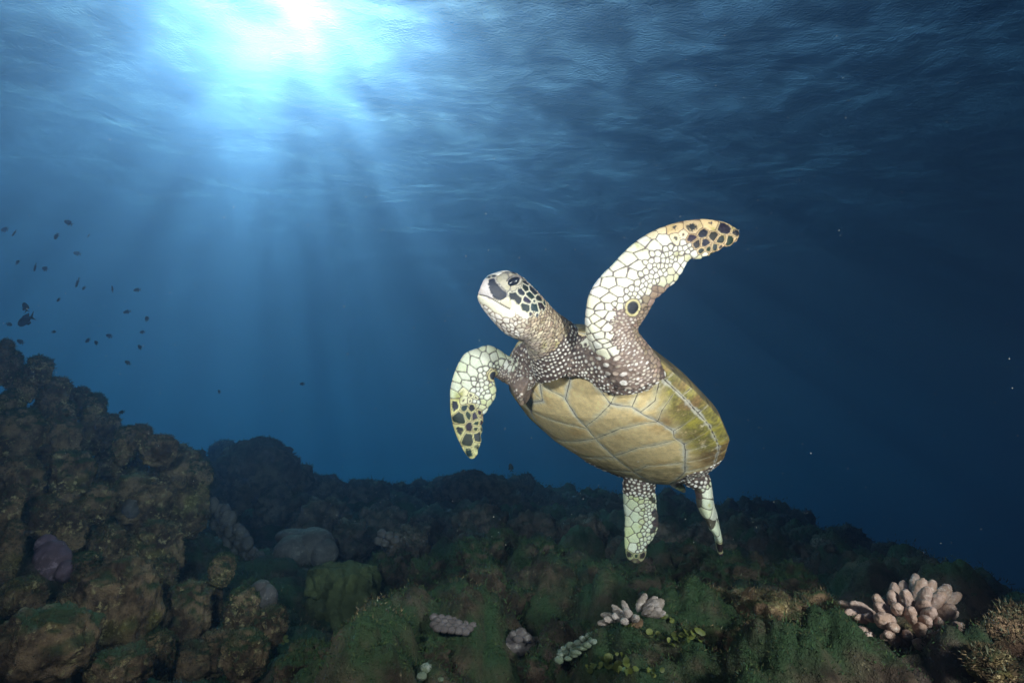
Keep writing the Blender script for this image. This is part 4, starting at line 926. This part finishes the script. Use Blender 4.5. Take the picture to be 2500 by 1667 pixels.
e1 = np.roll(GV.reshape(nr_, nt_, 3), -1, 1) - GV.reshape(nr_, nt_, 3); e2 = np.roll(GV.reshape(nr_, nt_, 3), -1, 0) - GV.reshape(nr_, nt_, 3)
GN = np.cross(e1, e2).reshape(-1, 3); GN *= np.sign(GN[:, 2:3] + 1e-9); GN /= np.linalg.norm(GN, axis=1)[:, None] + 1e-9
pick = gi[rg.randint(0, len(gi), 300000)]; rad = np.hypot(GX[pick], GY[pick]); gsel = fbm(GV[pick] * 2.2, 3) + .25 * (GX[pick] > -.9) 
for pal, msk in ((PAL_GREEN, (gsel > .05) & (rad < 2.7)), (PAL_BROWN, (gsel <= .05) & (rad < 2.7)), (PAL_FAR, rad >= 2.7)):
    q = pick[msk]; blades(GV[q] + rg.normal(size=(len(q), 3)) * .004 * rad[msk][:, None], GN[q], (.0062 * rad[msk] ** .75)[:, None], pal, acc)
for V, Nn, size, pal, n in TURF:
    q = rg.randint(0, len(V), n); keep = Nn[q][:, 2] > rg.uniform(-1.0, .6, n); q = q[keep]
    blades(V[q] + rg.normal(size=(len(q), 3)) * size * .3, Nn[q], size, pal, acc)
TVv = np.vstack([a for a, _ in acc]); TCc = np.vstack([b for _, b in acc])
m, nt, ln = new_mat('turf_algae'); out = node(nt, 'ShaderNodeOutputMaterial'); pb = node(nt, 'ShaderNodeBsdfPrincipled'); vc = node(nt, 'ShaderNodeVertexColor'); vc.layer_name = 'pigment'
ln.new(vc.outputs[0], pb.inputs['Base Color']); pb.inputs['Roughness'].default_value = .9; pb.inputs['Specular IOR Level'].default_value = .1; ln.new(pb.outputs[0], out.inputs['Surface'])
turf = mesh_obj('turf_algae', TVv, np.arange(len(TVv)).reshape(-1, 3), m, smooth=False); color_attr(turf.data, 'pigment', TCc)
tag(turf, 'short brown and green turf algae furring the reef', 'algae', kind='stuff')

# ================================================================== fish
m, nt, ln = new_mat('dark_fish'); out = node(nt, 'ShaderNodeOutputMaterial'); pb = node(nt, 'ShaderNodeBsdfPrincipled'); pb.inputs['Base Color'].default_value = (.030, .028, .026, 1); pb.inputs['Roughness'].default_value = .5; ln.new(pb.outputs[0], out.inputs['Surface']); M_FISH = m
def fish_proto(deep, thick):
    n, k = 16, 12; x = np.linspace(.5, -.32, n); prof = np.sin(np.pi * np.clip((.5 - x) / .86, 0, 1) ** .75) ** .8; prof = np.maximum(prof, .16); prof[0] = .05
    V = [(x[i], math.cos(a) * thick * prof[i], math.sin(a) * deep * prof[i]) for i in range(n) for a in np.arange(k) / k * 2 * math.pi]
    F = [(i*k + j, i*k + (j+1) % k, (i+1)*k + (j+1) % k, (i+1)*k + j) for i in range(n - 1) for j in range(k)] + [tuple(range(k))[::-1], tuple((n-1)*k + j for j in range(k))]
    def fin(pts, t=.012):
        a = [(p[0], t, p[1]) for p in pts]; b = [(p[0], -t, p[1]) for p in pts]; q = len(pts)
        return a + b, [tuple(range(q)), tuple(range(2*q - 1, q - 1, -1))] + [(i, q + i, q + (i+1) % q, (i+1) % q) for i in range(q)]
    d = deep
    return {'body': (V, F), 'tail_fin': fin([(-.29, .06), (-.40, .15), (-.56, .27), (-.44, .05), (-.41, 0), (-.44, -.05), (-.56, -.27), (-.40, -.15), (-.29, -.06)]),
            'dorsal_fin': fin([(.25, d*.78), (.12, d*1.25), (-.10, d*1.28), (-.26, d*1.2), (-.24, d*.45)]), 'anal_fin': fin([(.0, -d*.88), (-.06, -d*1.3), (-.26, -d*1.2), (-.23, -d*.5)])}
def fish_meshes(deep, thick):
    r = {}
    for k, (V, F) in fish_proto(deep, thick).items():
        me = bpy.data.meshes.new(k); me.from_pydata(V, [], F); me.materials.append(M_FISH); me.polygons.foreach_set('use_smooth', np.ones(len(me.polygons), bool)); r[k] = me
    return r
FM = fish_meshes(.25, .10)
def fish(px, py, length, ang, d, label, group, yaw=0.0, name='damselfish', depth_scale=1.0):
    root = empty(name, tuple(at(px, py, d))); tag(root, label, 'fish', group); L = length / FPX * d / max(math.cos(yaw), .3)
    a = R(ang); fwd = np.array((math.cos(a) * math.cos(yaw), math.sin(yaw), math.sin(a) * math.cos(yaw))); upv = np.array((-math.sin(a), 0, math.cos(a)))
    if upv[2] < 0: upv = -upv
    sd = np.cross(upv, fwd); sd /= np.linalg.norm(sd); upv = np.cross(fwd, sd)
    root.rotation_euler = Matrix(np.stack([fwd, sd, upv], 1).tolist()).to_euler(); root.scale = (L, L, L * depth_scale)
    for k, me in FM.items(): o = bpy.data.objects.new(k, me); C.objects.link(o); o.parent = root
    return root
SCH = [(655,172,70,155),(45,238,85,175),(540,302,70,255),(738,466,65,170),(168,550,65,130),(430,612,75,155),(803,797,45,245),(1312,815,60,195),(560,910,50,205),(88,1143,60,340),(515,1215,50,0),(195,1310,65,150),(840,1298,65,200),(920,1320,55,130),(1045,1255,65,160),(1215,1025,60,200),(1405,1090,65,125),(1362,1218,55,180),(1338,1362,55,125),(1222,1510,55,145)]
for i, (x, y, l, a) in enumerate(SCH): fish(x * .2551, 500 + y * .2551, l * .2551, a, 3.4 + (i * 7 % 11) * .16, 'small dark damselfish hovering in open water above the reef slope', 'damselfish school above the slope', yaw=R((i * 37) % 50 - 25))
for x, y, l, a in ((135,272,75,250),(848,295,42,250),(335,600,84,272),(740,745,98,264),(1075,805,72,106)): fish(x * .2551, 500 + y * .2551, l * .2551, a, 3.8, 'slender dark damselfish seen edge on in the school above the slope', 'edge on damselfish of the school', depth_scale=.42)
fish(63, 782, 46, 205, 3.0, 'largest dark damselfish of the school, just over the slope crest', None, name='damselfish', yaw=R(10))
fish(62, 750, 24, 110, 3.2, 'dark damselfish swimming nose up beside the largest one', None, yaw=R(-15))
fish(297, 1006, 15, 190, 3.6, 'dark damselfish close above the edge of the slope', None)
fish(703, 1103, 40, 150, 4.25, 'dark fish slipping behind the big domed bommie', None, name='reef_fish', yaw=R(15))
fish(1247, 1141, 20, 100, 4.6, 'dark damselfish nose up above the craggy ridge mound', None)
fish(535, 956, 11, 120, 5.0, 'tiny distant fish in mid water beyond the slope', 'tiny distant fish'); fish(738, 937, 13, 180, 5.2, 'tiny distant fish in mid water beyond the slope', 'tiny distant fish')

# ================================================================== drifting particles
k = 1800; d = rg.uniform(1.0, 4.5, k); px, py = rg.uniform(-100, 2600, k), rg.uniform(-50, 1350, k)
PC = np.array([at(a, b, c) for a, b, c in zip(px, py, d)]); PRr = rg.uniform(.0004, .0010, k) * d ** .5
OV = np.array([(1,0,0),(-1,0,0),(0,1,0),(0,-1,0),(0,0,1),(0,0,-1)], float); OF = np.array([(0,2,4),(2,1,4),(1,3,4),(3,0,4),(2,0,5),(1,2,5),(3,1,5),(0,3,5)])
m, nt, ln = new_mat('particles'); out = node(nt, 'ShaderNodeOutputMaterial'); pb = node(nt, 'ShaderNodeBsdfPrincipled'); pb.inputs['Base Color'].default_value = (.7, .7, .66, 1); ln.new(pb.outputs[0], out.inputs['Surface'])
snow = mesh_obj('floating_particles', (PC[:, None] + OV[None] * PRr[:, None, None]).reshape(-1, 3), (OF[None] + (np.arange(k) * 6)[:, None, None]).reshape(-1, 3), m, smooth=False)
tag(snow, 'fine pale particles drifting in the blue water', 'particles', kind='stuff')
